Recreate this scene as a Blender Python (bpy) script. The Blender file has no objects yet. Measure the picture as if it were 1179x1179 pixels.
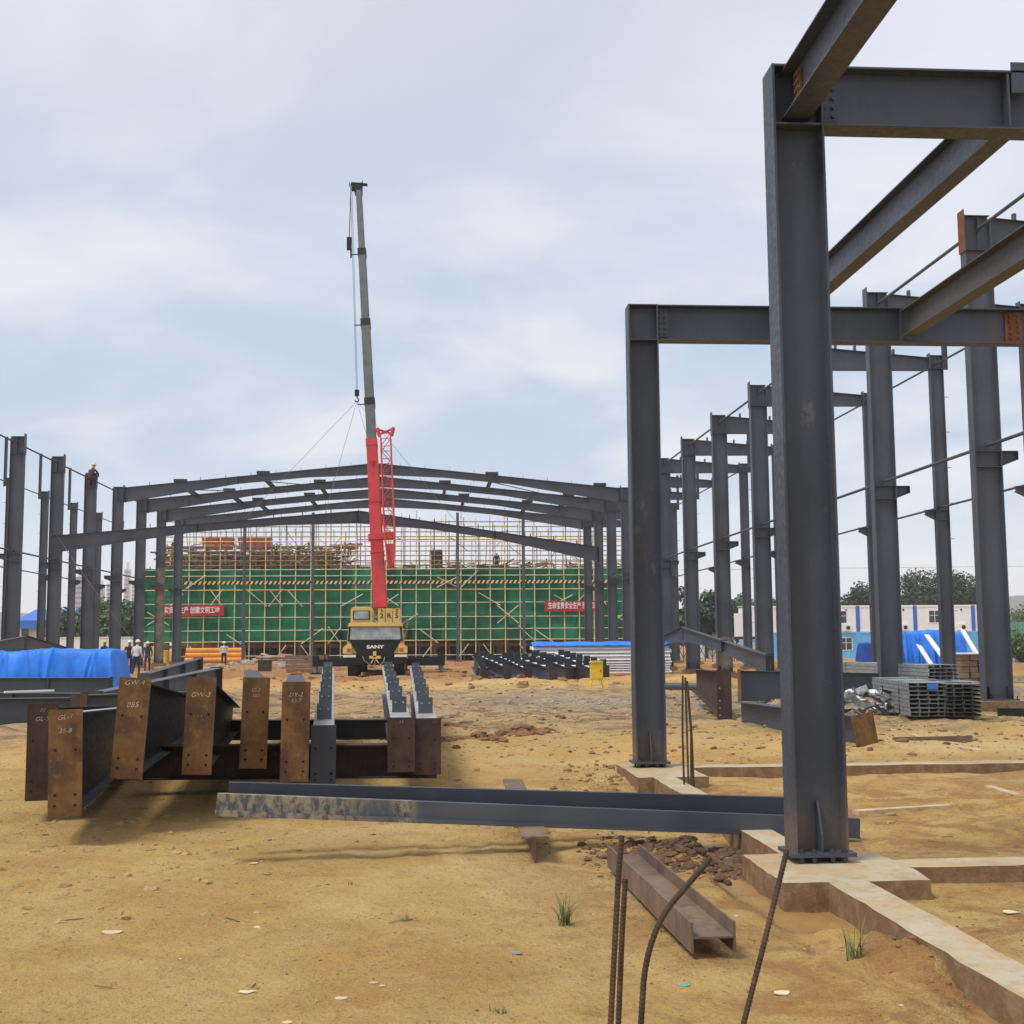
import bpy, bmesh, math, random
import numpy as np
from mathutils import Vector, Matrix
random.seed(7)
SC = bpy.context.scene
COL = SC.collection
rad = math.radians

# ------------------------------------------------------------------ camera
CF, CYAW, CPIT, CROLL, CH = 1431.7, 0.0692, 0.1037, -0.0074, 1.3832
_fw = Vector((math.sin(CYAW)*math.cos(CPIT), math.cos(CYAW)*math.cos(CPIT), math.sin(CPIT)))
_r0 = Vector((math.cos(CYAW), -math.sin(CYAW), 0)); _u0 = _r0.cross(_fw)
_rt = math.cos(CROLL)*_r0 + math.sin(CROLL)*_u0
_up = -math.sin(CROLL)*_r0 + math.cos(CROLL)*_u0
cam = bpy.data.cameras.new('camera'); cam.sensor_width = 36; cam.lens = CF/1179*36
cam.clip_start = .1; cam.clip_end = 12000
camo = bpy.data.objects.new('camera', cam); COL.objects.link(camo)
camo.matrix_world = Matrix((( _rt.x, _up.x, -_fw.x, 0), (_rt.y, _up.y, -_fw.y, 0), (_rt.z, _up.z, -_fw.z, CH), (0, 0, 0, 1)))
SC.camera = camo
SC.render.resolution_x = SC.render.resolution_y = 1024
SC.view_settings.view_transform = 'Standard'; SC.view_settings.look = 'None'
SC.cycles.volume_bounces = 2
SC.view_settings.exposure = 0.28; SC.view_settings.gamma = 1

# ------------------------------------------------------------------ world + sun (bright overcast)
SUN_EL, SUN_AZ = rad(60), rad(-118)      # azimuth clockwise from +Y
W = bpy.data.worlds.new('World'); SC.world = W; W.use_nodes = True
nt = W.node_tree; N = nt.nodes; L = nt.links; N.clear()
def wn(t, **k):
    n = N.new(t)
    for a, v in k.items(): setattr(n, a, v)
    return n
sky = wn('ShaderNodeTexSky', sky_type='NISHITA', sun_disc=False, sun_elevation=SUN_EL, sun_rotation=SUN_AZ)
bgs = wn('ShaderNodeBackground'); bgs.inputs[1].default_value = .09; L.new(sky.outputs[0], bgs.inputs[0])
tc = wn('ShaderNodeTexCoord'); sep = wn('ShaderNodeSeparateXYZ'); L.new(tc.outputs['Generated'], sep.inputs[0])
zz = wn('ShaderNodeMath', operation='ADD'); zz.inputs[1].default_value = .22; L.new(sep.outputs[2], zz.inputs[0])
zm = wn('ShaderNodeMath', operation='MAXIMUM'); zm.inputs[1].default_value = .12; L.new(zz.outputs[0], zm.inputs[0])
dv = wn('ShaderNodeVectorMath', operation='DIVIDE'); cz = wn('ShaderNodeCombineXYZ')
for i in range(3): L.new(zm.outputs[0], cz.inputs[i])
L.new(tc.outputs['Generated'], dv.inputs[0]); L.new(cz.outputs[0], dv.inputs[1])
def wnoise(scale, detail, rough, dist, off):
    m = wn('ShaderNodeMapping'); m.inputs['Location'].default_value = off; L.new(dv.outputs[0], m.inputs[0])
    n = wn('ShaderNodeTexNoise'); n.inputs['Scale'].default_value = scale; n.inputs['Detail'].default_value = detail
    n.inputs['Roughness'].default_value = rough; n.inputs['Distortion'].default_value = dist
    L.new(m.outputs[0], n.inputs['Vector']); return n
n1 = wnoise(.75, 3, .45, .2, (3.1, 1.2, 0)); n2 = wnoise(1.7, 6, .5, .35, (.4, 2.7, 1))
def wmix(a, b, f):
    m = wn('ShaderNodeMix', data_type='RGBA')
    for s, v in ((6, a), (7, b)):
        if isinstance(v, tuple): m.inputs[s].default_value = (*v, 1)
        else: L.new(v, m.inputs[s])
    if isinstance(f, float): m.inputs[0].default_value = f
    else: L.new(f, m.inputs[0])
    return m.outputs[2]
def wramp(src, a, b):
    m = wn('ShaderNodeMapRange', interpolation_type='SMOOTHSTEP'); m.inputs[1].default_value = a; m.inputs[2].default_value = b
    L.new(src, m.inputs[0]); return m.outputs[0]
c = wmix((.575, .625, .72), (.68, .695, .77), wramp(n1.outputs[0], .36, .60))
c = wmix(c, (.78, .795, .87), wramp(n2.outputs[0], .42, .80))
c = wmix(c, (.80, .805, .90), wramp(sep.outputs[0], .12, .52))
low = wmix((.495, .605, .765), (.79, .80, .845), wramp(n2.outputs[0], .43, .70))
c = wmix(low, c, wramp(sep.outputs[2], .22, .46))
c = wmix((.84, .865, .91), c, wramp(sep.outputs[2], .0, .17))
bgc = wn('ShaderNodeBackground'); bgc.inputs[1].default_value = .92; L.new(c, bgc.inputs[0])
mx = wn('ShaderNodeMixShader'); mx.inputs[0].default_value = .93; L.new(bgs.outputs[0], mx.inputs[1]); L.new(bgc.outputs[0], mx.inputs[2])
wo = wn('ShaderNodeOutputWorld'); L.new(mx.outputs[0], wo.inputs[0])

sl = bpy.data.lights.new('sun', 'SUN'); sl.energy = 2.2; sl.angle = rad(18); sl.color = (1, .955, .89)
so = bpy.data.objects.new('sun', sl); COL.objects.link(so)
_sd = Vector((math.sin(SUN_AZ)*math.cos(SUN_EL), math.cos(SUN_AZ)*math.cos(SUN_EL), math.sin(SUN_EL)))
so.rotation_euler = _sd.to_track_quat('Z', 'Y').to_euler(); so.location = (0, 0, 60)

# ------------------------------------------------------------------ helpers
def ray(px, py): return _fw + (px-589.5)/CF*_rt - (py-589.5)/CF*_up
def PY(px, py, Y):                       # survey: point on the plane at depth Y
    d = ray(px, py); return d*(Y/d.y) + Vector((0, 0, CH))
def PX(px, py, X):
    d = ray(px, py); return d*(X/d.x) + Vector((0, 0, CH))
GZ = -.15
def G(px, py, z=GZ):                     # survey: point on the ground
    d = ray(px, py); return d*((z-CH)/d.z) + Vector((0, 0, CH))
V = Vector
def tag(o, label=None, cat=None, group=None, kind=None):
    if label: o['label'] = label
    if cat: o['category'] = cat
    if group: o['group'] = group
    if kind: o['kind'] = kind
    return o
def thing(name, label, cat, loc=(0, 0, 0), group=None, rz=0):
    o = bpy.data.objects.new(name, None); COL.objects.link(o); o.location = loc; o.rotation_euler.z = rz
    o.empty_display_size = .2
    return tag(o, label, cat, group)
def kids(o): return [c for c in o.children]
def copy_tree(o, loc, parent=None):
    c = o.copy(); COL.objects.link(c)
    if parent: c.parent = parent
    else: c.location = loc
    for ch in kids(o): copy_tree(ch, None, c)
    return c

class MB:
    def __init__(s): s.v = []; s.f = []; s.m = []; s.mi = 0
    def face(s, idx): s.f.append(idx); s.m.append(s.mi)
    def hexa(s, p):                      # 4 bottom (ccw) + 4 top
        b = len(s.v); s.v += [tuple(q) for q in p]
        for q in ((3,2,1,0),(4,5,6,7),(0,1,5,4),(1,2,6,5),(2,3,7,6),(3,0,4,7)): s.face([b+i for i in q])
        return s
    def box(s, c, d, rz=0, rot=None):
        x, y, z = d[0]/2, d[1]/2, d[2]/2
        R = rot or Matrix.Rotation(rz, 3, 'Z')
        return s.hexa([V(c)+R@V(q) for q in ((-x,-y,-z),(x,-y,-z),(x,y,-z),(-x,y,-z),(-x,-y,z),(x,-y,z),(x,y,z),(-x,y,z))])
    def span(s, a, b):                   # box from corner to corner
        return s.box([(a[i]+b[i])/2 for i in range(3)], [abs(b[i]-a[i]) for i in range(3)])
    def bar(s, p0, p1, w, h, up=(0, 0, 1), o=(0, 0), w1=None, h1=None):
        p0, p1 = V(p0), V(p1); d = (p1-p0).normalized(); u = V(up); u = (u-d*u.dot(d)).normalized(); r = d.cross(u)
        w1 = w if w1 is None else w1; h1 = h if h1 is None else h1
        out = []
        for z in (0, 1):
            for p, ww, hh in ((p0, w, h), (p1, w1, h1)):
                pass
        def c(p, a, b): return p + r*(o[0]+a) + u*(o[1]+b)
        return s.hexa([c(p0,-w/2,-h/2), c(p0,w/2,-h/2), c(p1,w1/2,-h1/2), c(p1,-w1/2,-h1/2), c(p0,-w/2,h/2), c(p0,w/2,h/2), c(p1,w1/2,h1/2), c(p1,-w1/2,h1/2)])
    def ibeam(s, p0, p1, d0, d1=None, b=.2, tf=.014, tw=.01, up=(0, 0, 1), b1=None):
        """p0,p1 on the outer face of the top flange; depth measured along -up"""
        d1 = d0 if d1 is None else d1; b1 = b if b1 is None else b1
        p0, p1 = V(p0), V(p1); d = (p1-p0).normalized(); u = V(up).normalized(); r = d.cross(u).normalized()
        def slab(a0, a1, c0, c1, w0, w1):
            s.hexa([p0-r*w0/2-u*c0, p0+r*w0/2-u*c0, p1+r*w1/2-u*c1, p1-r*w1/2-u*c1, p0-r*w0/2-u*a0, p0+r*w0/2-u*a0, p1+r*w1/2-u*a1, p1-r*w1/2-u*a1])
        slab(0, 0, tf, tf, b, b1); slab(tf, tf, d0-tf, d1-tf, tw, tw); slab(d0-tf, d1-tf, d0, d1, b, b1)
        return s
    def chan(s, p0, p1, d, b, t=.008, up=(0, 0, 1), side=1):
        p0, p1 = V(p0), V(p1); a = (p1-p0).normalized(); u = V(up); u = (u-a*u.dot(a)).normalized(); r = a.cross(u)*side
        def slab(z0, z1, x0, x1): s.hexa([p0+r*x0+u*z0, p0+r*x1+u*z0, p1+r*x1+u*z0, p1+r*x0+u*z0, p0+r*x0+u*z1, p0+r*x1+u*z1, p1+r*x1+u*z1, p1+r*x0+u*z1])
        slab(0, t, 0, b); slab(t, d-t, 0, t); slab(d-t, d, 0, b)
        return s
    def tube(s, p0, p1, r, n=8, r1=None, cap=True):
        p0, p1 = V(p0), V(p1); d = (p1-p0).normalized(); a = d.orthogonal().normalized(); c = d.cross(a); r1 = r if r1 is None else r1
        b = len(s.v)
        for i in range(n):
            t = 2*math.pi*i/n; q = a*math.cos(t)+c*math.sin(t); s.v += [tuple(p0+q*r), tuple(p1+q*r1)]
        for i in range(n):
            j = (i+1) % n; s.face([b+2*i, b+2*j, b+2*j+1, b+2*i+1])
        if cap: s.face([b+2*i for i in range(n)][::-1]); s.face([b+2*i+1 for i in range(n)])
        return s
    def path(s, pts, r, n=8, rr=None):
        pts = [V(p) for p in pts]; b = len(s.v); a = None
        for k, p in enumerate(pts):
            d = (pts[min(k+1, len(pts)-1)]-pts[max(k-1, 0)]).normalized()
            a = (a-d*a.dot(d)).normalized() if a else d.orthogonal().normalized(); c = d.cross(a); q = r if rr is None else rr[k]
            for i in range(n):
                t = 2*math.pi*i/n; s.v.append(tuple(p+(a*math.cos(t)+c*math.sin(t))*q))
        for k in range(len(pts)-1):
            for i in range(n):
                j = (i+1) % n; s.face([b+k*n+i, b+k*n+j, b+(k+1)*n+j, b+(k+1)*n+i])
        s.face([b+i for i in range(n)][::-1]); s.face([b+(len(pts)-1)*n+i for i in range(n)])
        return s
    def prism(s, poly, axis, a, b):      # polygon in the two other axes, extruded along axis from a to b
        k = len(s.v); n = len(poly)
        for t in (a, b):
            for (u, w) in poly: s.v.append({'x': (t, u, w), 'y': (u, t, w), 'z': (u, w, t)}[axis])
        s.face(list(range(k, k+n))[::-1]); s.face(list(range(k+n, k+2*n)))
        for i in range(n):
            j = (i+1) % n; s.face([k+i, k+j, k+n+j, k+n+i])
        return s
    def quad(s, a, b, c, d):
        k = len(s.v); s.v += [tuple(a), tuple(b), tuple(c), tuple(d)]; s.face([k, k+1, k+2, k+3]); return s
    def build(s, name, mat, parent=None, world=False, loc=None, smooth=False, fix=True, bevel=0):
        me = bpy.data.meshes.new(name); vs = s.v
        off = V((0, 0, 0))
        if world and parent is not None:
            o = parent
            while o.parent: o = o.parent
            off = V(o.location)
        if loc is not None: off = V(loc)
        if off.length: vs = [(a-off.x, b-off.y, c-off.z) for a, b, c in vs]
        me.from_pydata(vs, [], s.f)
        for m in (mat if isinstance(mat, (list, tuple)) else [mat]): me.materials.append(m)
        if isinstance(mat, (list, tuple)): me.polygons.foreach_set('material_index', s.m)
        if fix or bevel:
            bm = bmesh.new(); bm.from_mesh(me)
            if bevel: bmesh.ops.bevel(bm, geom=[e for e in bm.edges], offset=bevel, segments=2, affect='EDGES', clamp_overlap=True)
            bmesh.ops.recalc_face_normals(bm, faces=bm.faces); bm.to_mesh(me); bm.free()
        if smooth: me.polygons.foreach_set('use_smooth', [True]*len(me.polygons))
        o = bpy.data.objects.new(name, me); COL.objects.link(o)
        if loc is not None: o.location = loc
        if parent is not None: o.parent = parent
        return o

def text_mb(mb, body, size, origin, ux, uy, depth=.004, align='CENTER', squash=1, bold=0):
    c = bpy.data.curves.new('t', 'FONT'); c.body = body; c.size = size; c.align_x = align; c.align_y = 'CENTER'; c.extrude = 0; c.offset = bold; c.resolution_u = 3
    o = bpy.data.objects.new('t', c); COL.objects.link(o)
    dg = bpy.context.evaluated_depsgraph_get(); dg.update()
    me = bpy.data.meshes.new_from_object(o.evaluated_get(dg))
    ux, uy = V(ux).normalized(), V(uy).normalized(); b = len(mb.v)
    for v in me.vertices: mb.v.append(tuple(V(origin)+ux*v.co.x*squash+uy*v.co.y))
    for p in me.polygons: mb.face([b+i for i in p.vertices])
    bpy.data.objects.remove(o); bpy.data.curves.remove(c); bpy.data.meshes.remove(me)
    return mb

# ------------------------------------------------------------------ materials
def nodes_mat(name):
    m = bpy.data.materials.new(name); m.use_nodes = True; t = m.node_tree
    return m, t, t.nodes['Principled BSDF']
def tnoise(t, scale, detail=5, rough=.55, vec=None, dist=0, stretch=None, rnd=True):
    n = t.nodes.new('ShaderNodeTexNoise'); n.inputs['Scale'].default_value = scale; n.inputs['Detail'].default_value = detail
    n.inputs['Roughness'].default_value = rough; n.inputs['Distortion'].default_value = dist
    if vec is None:
        c = t.nodes.new('ShaderNodeTexCoord'); vec = c.outputs['Object']
        if rnd:
            oi = t.nodes.new('ShaderNodeObjectInfo'); a = t.nodes.new('ShaderNodeVectorMath'); a.operation = 'ADD'
            sc = t.nodes.new('ShaderNodeMath'); sc.operation = 'MULTIPLY'; sc.inputs[1].default_value = 40; t.links.new(oi.outputs['Random'], sc.inputs[0])
            t.links.new(vec, a.inputs[0]); t.links.new(sc.outputs[0], a.inputs[1]); vec = a.outputs[0]
    if stretch:
        mp = t.nodes.new('ShaderNodeMapping'); mp.inputs['Scale'].default_value = stretch; t.links.new(vec, mp.inputs[0]); vec = mp.outputs[0]
    t.links.new(vec, n.inputs['Vector']); return n.outputs[0]
def tramp(t, src, a, b, c0=0, c1=1):
    m = t.nodes.new('ShaderNodeMapRange'); m.interpolation_type = 'SMOOTHSTEP'
    for i, v in ((1, a), (2, b), (3, c0), (4, c1)): m.inputs[i].default_value = v
    t.links.new(src, m.inputs[0]); return m.outputs[0]
def tmix(t, a, b, f, mode='MIX'):
    m = t.nodes.new('ShaderNodeMix'); m.data_type = 'RGBA'; m.blend_type = mode
    for s, v in ((6, a), (7, b)):
        if isinstance(v, (tuple, list)): m.inputs[s].default_value = (*v[:3], 1)
        else: t.links.new(v, m.inputs[s])
    if isinstance(f, (float, int)): m.inputs[0].default_value = f
    else: t.links.new(f, m.inputs[0])
    return m.outputs[2]
def tmath(t, op, a, b):
    m = t.nodes.new('ShaderNodeMath'); m.operation = op
    for i, v in ((0, a), (1, b)):
        if isinstance(v, (int, float)): m.inputs[i].default_value = v
        else: t.links.new(v, m.inputs[i])
    return m.outputs[0]
def tbump(t, bs, src, strength=.3, dist=.01):
    b = t.nodes.new('ShaderNodeBump'); b.inputs['Strength'].default_value = strength; b.inputs['Distance'].default_value = dist
    t.links.new(src, b.inputs['Height']); t.links.new(b.outputs[0], bs.inputs['Normal'])
def mat(name, col, rough=.6, var=.18, scale=3, metal=0, dirt=None, dirt_amt=.5, bump=0, bscale=40, spec=.5, stretch=None):
    m, t, bs = nodes_mat(name)
    n = tnoise(t, scale, 6, .6, stretch=stretch)
    lo = tuple(c*(1-var) for c in col); hi = tuple(min(1, c*(1+var)) for c in col)
    c = tmix(t, lo, hi, tramp(t, n, .3, .7))
    if dirt:
        d = tnoise(t, scale*1.7, 8, .65); c = tmix(t, c, dirt, tramp(t, d, .5, .72, 0, dirt_amt))
    t.links.new(c, bs.inputs['Base Color']); bs.inputs['Roughness'].default_value = rough; bs.inputs['Metallic'].default_value = metal
    bs.inputs['Specular IOR Level'].default_value = spec
    if bump: tbump(t, bs, tnoise(t, bscale, 5, .6), bump)
    return m
M = {}
def steel(name, col, rust=.0, rough=.5, col_foot=False):
    m, t, bs = nodes_mat(name)
    big = tnoise(t, .7, 4, .5); streak = tnoise(t, 6, 5, .6, stretch=(1, 1, .12)); fine = tnoise(t, 22, 6, .65)
    c = tmix(t, tuple(x*.80 for x in col), tuple(x*1.2 for x in col), tramp(t, big, .3, .7))
    c = tmix(t, c, tuple(x*1.5+.012 for x in col), tramp(t, streak, .52, .78, 0, .45))
    c = tmix(t, c, (.20, .145, .085), tramp(t, fine, .60, .80, 0, .30))
    if col_foot:
        oc = t.nodes.new('ShaderNodeTexCoord'); ox = t.nodes.new('ShaderNodeSeparateXYZ'); t.links.new(oc.outputs['Object'], ox.inputs[0])
        foot_ = tramp(t, tmath(t, 'SUBTRACT', ox.outputs[2], tmath(t, 'MULTIPLY', tnoise(t, 5, 6, .7), .9)), .05, -.42)
        c = tmix(t, c, (.30, .19, .09), tmath(t, 'MULTIPLY', foot_, .35))
        c = tmix(t, c, (.22, .21, .20), tramp(t, tnoise(t, 2.6, 9, .75, stretch=(1, 1, .5)), .60, .66, 0, .32))
        c = tmix(t, c, (.12, .06, .03), tramp(t, tnoise(t, 4, 8, .72, stretch=(2, 2, .35)), .62, .70, 0, .7))
    if rust: c = tmix(t, c, (.13, .055, .022), tramp(t, tnoise(t, 2.2, 8, .7), .62-rust*.25, .80-rust*.2, 0, .85))
    t.links.new(c, bs.inputs['Base Color'])
    t.links.new(tramp(t, fine, .3, .8, rough-.08, rough+.2), bs.inputs['Roughness'])
    tbump(t, bs, fine, .06, .004)
    return m
M['steel'] = steel('painted_steel', (.050, .060, .080), .05)
M['steelc'] = steel('painted_steel_column', (.050, .060, .080), .05, .5, True)
M['mudc'] = mat('dried_mud_coat', (.20, .165, .125), .9, .35, 2.2, dirt=(.10, .09, .085), dirt_amt=.8)
M['steeln'] = steel('navy_grey_steel', (.030, .038, .054), .0, .45)
M['steel2'] = steel('painted_steel_far', (.060, .069, .088), .04)
M['steeld'] = steel('dark_painted_steel', (.020, .024, .031), .0, .45)
M['steelb'] = steel('blue_grey_steel', (.075, .088, .105), .05)
M['mudsteel'] = steel('muddy_steel', (.080, .080, .080), .25, .7)
def rustmat(name, a, b, c, grey=.0):
    m, t, bs = nodes_mat(name)
    n1 = tnoise(t, 3.0, 8, .65); n2 = tnoise(t, 16, 8, .7); n3 = tnoise(t, 5, 5, .6, stretch=(1.5, 1.5, .2))
    x = tmix(t, a, b, tramp(t, n1, .35, .65)); x = tmix(t, x, c, tramp(t, n2, .5, .75, 0, .8))
    x = tmix(t, x, tuple(v*.45 for v in a), tramp(t, n3, .5, .72, 0, .6))
    if grey: x = tmix(t, x, (.06, .06, .065), tramp(t, tnoise(t, 1.4, 5, .6), .45, .6, 0, grey))
    t.links.new(x, bs.inputs['Base Color']); bs.inputs['Roughness'].default_value = .82; tbump(t, bs, n2, .25, .004)
    return m
M['rust'] = rustmat('rusty_plate', (.085, .044, .018), (.20, .098, .028), (.30, .16, .05))
M['rustd'] = rustmat('dark_rusty_plate', (.036, .021, .016), (.070, .036, .022), (.10, .055, .03))
M['rustm'] = rustmat('mud_rust_steel', (.14, .085, .05), (.21, .14, .085), (.28, .20, .125), .3)
M['rusto'] = rustmat('orange_rust', (.12, .045, .018), (.19, .075, .028), (.25, .11, .04))
M['bolt'] = mat('bolt_steel', (.05, .045, .045), .5, .3, 20)
M['conc'] = None
M['white'] = mat('white_paint', (.80, .80, .80), .5, .05, 3, dirt=(.55, .50, .43), dirt_amt=.3)
M['offw'] = mat('off_white_panel', (.86, .87, .88), .6, .03, 2, dirt=(.66, .64, .6), dirt_amt=.25)
M['galv'] = mat('galvanised_steel', (.34, .36, .37), .42, .2, 6, metal=.5, dirt=(.2, .18, .15), dirt_amt=.4)
M['galvd'] = mat('dark_galvanised_steel', (.10, .105, .11), .5, .3, 6, dirt=(.2, .18, .15), dirt_amt=.3)
M['red'] = mat('red_paint', (.50, .022, .022), .42, .14, 2, dirt=(.25, .03, .03), dirt_amt=.6)
M['yellow'] = mat('crane_yellow', (.72, .50, .16), .45, .10, 3, dirt=(.35, .24, .10), dirt_amt=.5)
M['yel2'] = mat('box_yellow', (.75, .50, .03), .5, .08, 5, dirt=(.5, .33, .06), dirt_amt=.4)
M['orange'] = mat('orange_pipe', (.72, .28, .03), .55, .12, 3, dirt=(.5, .3, .1), dirt_amt=.4)
M['black'] = mat('black_paint', (.010, .011, .013), .55, .3, 4, dirt=(.05, .04, .03), dirt_amt=.3, spec=.25)
M['rubber'] = mat('tyre_rubber', (.02, .019, .018), .85, .3, 6, dirt=(.16, .11, .06), dirt_amt=.7)
M['dark'] = mat('dark_void', (.01, .01, .01), .9, .2)
M['boomgrey'] = mat('telescopic_grey', (.095, .105, .10), .45, .2, 2, dirt=(.08, .08, .07), dirt_amt=.5)
M['tarp'] = mat('blue_tarpaulin', (.020, .20, .78), .5, .2, 1.3, dirt=(.04, .29, .85), dirt_amt=.5, bump=.25, bscale=9, spec=.3)
M['tarpd'] = mat('dark_blue_tarpaulin', (.012, .075, .42), .45, .25, 1.5, bump=.3, bscale=7)
M['blue'] = mat('blue_frame_paint', (.03, .16, .55), .5, .1)
M['cont'] = mat('light_blue_cladding', (.12, .48, .84), .55, .06, 1.5, dirt=(.25, .52, .75), dirt_amt=.4)
M['wood'] = mat('weathered_timber', (.22, .155, .10), .85, .3, 5, stretch=(1, 1, 6))
M['woodl'] = mat('pale_timber', (.50, .38, .22), .85, .25, 6)
M['woodb'] = mat('brown_plywood', (.19, .12, .07), .85, .35, 3)
M['skin'] = mat('skin', (.36, .20, .13), .6, .1)
M['shirtw'] = mat('white_shirt', (.68, .68, .70), .8, .08)
M['clothd'] = mat('dark_cloth', (.03, .03, .04), .9, .3)
M['clothn'] = mat('navy_cloth', (.025, .03, .08), .9, .3)
M['clothr'] = mat('maroon_cloth', (.07, .02, .025), .9, .4, 8)
M['helmw'] = mat('white_helmet', (.78, .78, .76), .35, .04)
M['helmy'] = mat('yellow_helmet', (.75, .60, .10), .35, .05)
M['chalk'] = mat('chalk_mark', (.66, .62, .54), .9, .4, 45)
M['textw'] = mat('white_lettering', (.80, .78, .76), .6, .05)
M['banner'] = mat('red_banner', (.45, .022, .032), .75, .15)
M['textd'] = mat('dark_lettering', (.05, .03, .02), .7, .1)
M['pole'] = mat('scaffold_tube', (.60, .57, .38), .6, .3, 1.5)
M['poled'] = mat('rusty_scaffold_tube', (.28, .19, .10), .7, .35, 1.5)
M['poleg'] = mat('grey_scaffold_tube', (.30, .29, .27), .6, .2, 2)
M['poley'] = mat('yellow_scaffold_tube', (.75, .58, .20), .6, .2, 2)
M['netl'] = None
M['roofb'] = mat('blue_sheet_roof', (.03, .15, .62), .5, .1, .5)
M['pink'] = mat('pale_rendered_wall', (.60, .55, .55), .8, .06, .5)
M['tower'] = mat('tower_concrete', (.58, .59, .60), .8, .1, .05)
M['towerw'] = mat('tower_window', (.16, .18, .22), .3, .1, .1)
M['glassd'] = mat('dark_window_glass', (.03, .04, .05), .08, .2, .7)
M['trunk'] = mat('bark', (.10, .075, .05), .9, .3, 5)
M['fence'] = mat('green_hoarding', (.12, .36, .24), .6, .1)
M['lamp'] = mat('lamp_glass', (.75, .74, .70), .15, .03)
M['lampo'] = mat('indicator_glass', (.45, .10, .02), .2, .05)
M['rope'] = mat('steel_wire_rope', (.06, .06, .065), .6, .2)
M['sling'] = mat('sling_rope', (.22, .22, .23), .8, .1)
M['rebar'] = rustmat('rusty_rebar', (.040, .024, .016), (.085, .046, .026), (.15, .085, .045))
M['grass'] = mat('grass_blade', (.09, .15, .03), .7, .35, 20)
M['straw'] = mat('dry_grass_blade', (.30, .24, .10), .8, .3, 20)
M['scrap'] = mat('pale_scrap', (.60, .50, .34), .85, .2)
M['dust'] = mat('dusty_skylit_flange', (.30, .30, .30), .7, .3, 4, dirt=(.14, .14, .15), dirt_amt=.6)
M['sheet'] = mat('white_coated_sheet', (.86, .88, .90), .4, .04, 2)
M['galvw'] = mat('white_galvanised_sheet', (.66, .69, .70), .45, .10, 2, dirt=(.45, .43, .4), dirt_amt=.3)

def glass_mat():
    m, t, bs = nodes_mat('windscreen_glass')
    n = tnoise(t, 1.6, 4, .6)
    t.links.new(tmix(t, (.20, .24, .26), (.42, .47, .48), tramp(t, n, .35, .65)), bs.inputs['Base Color'])  # sky reflection painted into the glass as mottled pale grey
    bs.inputs['Roughness'].default_value = .08; bs.inputs['Specular IOR Level'].default_value = .9
    return m
M['glass'] = glass_mat()
def net_mat():
    m, t, bs = nodes_mat('green_safety_net')
    n = tnoise(t, .22, 5, .6, rnd=False); n2 = tnoise(t, 1.1, 6, .6, rnd=False, stretch=(1, 1, .35)); n3 = tnoise(t, .5, 3, .5, rnd=False, stretch=(.12, 1, 4.5))
    c = tmix(t, (.006, .115, .060), (.016, .215, .108), tramp(t, n, .3, .7))
    c = tmix(t, c, (.006, .065, .036), tramp(t, n2, .50, .72, 0, .8))  # tall dark bands: fold shade and uneven tone put into the colour
    c = tmix(t, c, (.035, .32, .16), tramp(t, n3, .52, .68, 0, .6))
    oc = t.nodes.new('ShaderNodeTexCoord'); sx = t.nodes.new('ShaderNodeSeparateXYZ'); t.links.new(oc.outputs['Object'], sx.inputs[0])
    wnz = t.nodes.new('ShaderNodeTexWhiteNoise'); wnz.noise_dimensions = '2D'; cb = t.nodes.new('ShaderNodeCombineXYZ')
    t.links.new(tmath(t, 'FLOOR', tmath(t, 'ADD', tmath(t, 'DIVIDE', sx.outputs[0], 1.85), tmath(t, 'MULTIPLY', n3, .35)), 0), cb.inputs[0]); t.links.new(tmath(t, 'FLOOR', tmath(t, 'DIVIDE', sx.outputs[2], 2.9), 0), cb.inputs[1])
    t.links.new(cb.outputs[0], wnz.inputs['Vector'])
    c = tmix(t, c, (.004, .050, .026), tramp(t, wnz.outputs['Value'], .35, 1, 0, .62)); c = tmix(t, c, (.05, .36, .20), tramp(t, wnz.outputs['Value'], .18, 0, 0, .45))
    t.links.new(c, bs.inputs['Base Color']); bs.inputs['Roughness'].default_value = .8
    bs.inputs['Specular IOR Level'].default_value = .2
    return m
M['net'] = net_mat()
M['redr'] = mat('faded_red_steel', (.46, .065, .025), .65, .25, 3, dirt=(.25, .10, .05), dirt_amt=.6)
def leaf_mat(name, a, b):
    m, t, bs = nodes_mat(name)
    n = tnoise(t, .6, 3, .6); n2 = tnoise(t, 6, 2, .5)
    c = tmix(t, a, b, tramp(t, n, .35, .65)); c = tmix(t, c, tuple(x*1.8 for x in b), tramp(t, n2, .5, .75, 0, .6))
    t.links.new(c, bs.inputs['Base Color']); bs.inputs['Roughness'].default_value = .55
    return m
M['leaf'] = leaf_mat('dark_foliage', (.014, .030, .009), (.030, .058, .015))
M['leaf2'] = leaf_mat('green_foliage', (.035, .07, .018), (.075, .13, .03))

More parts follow.
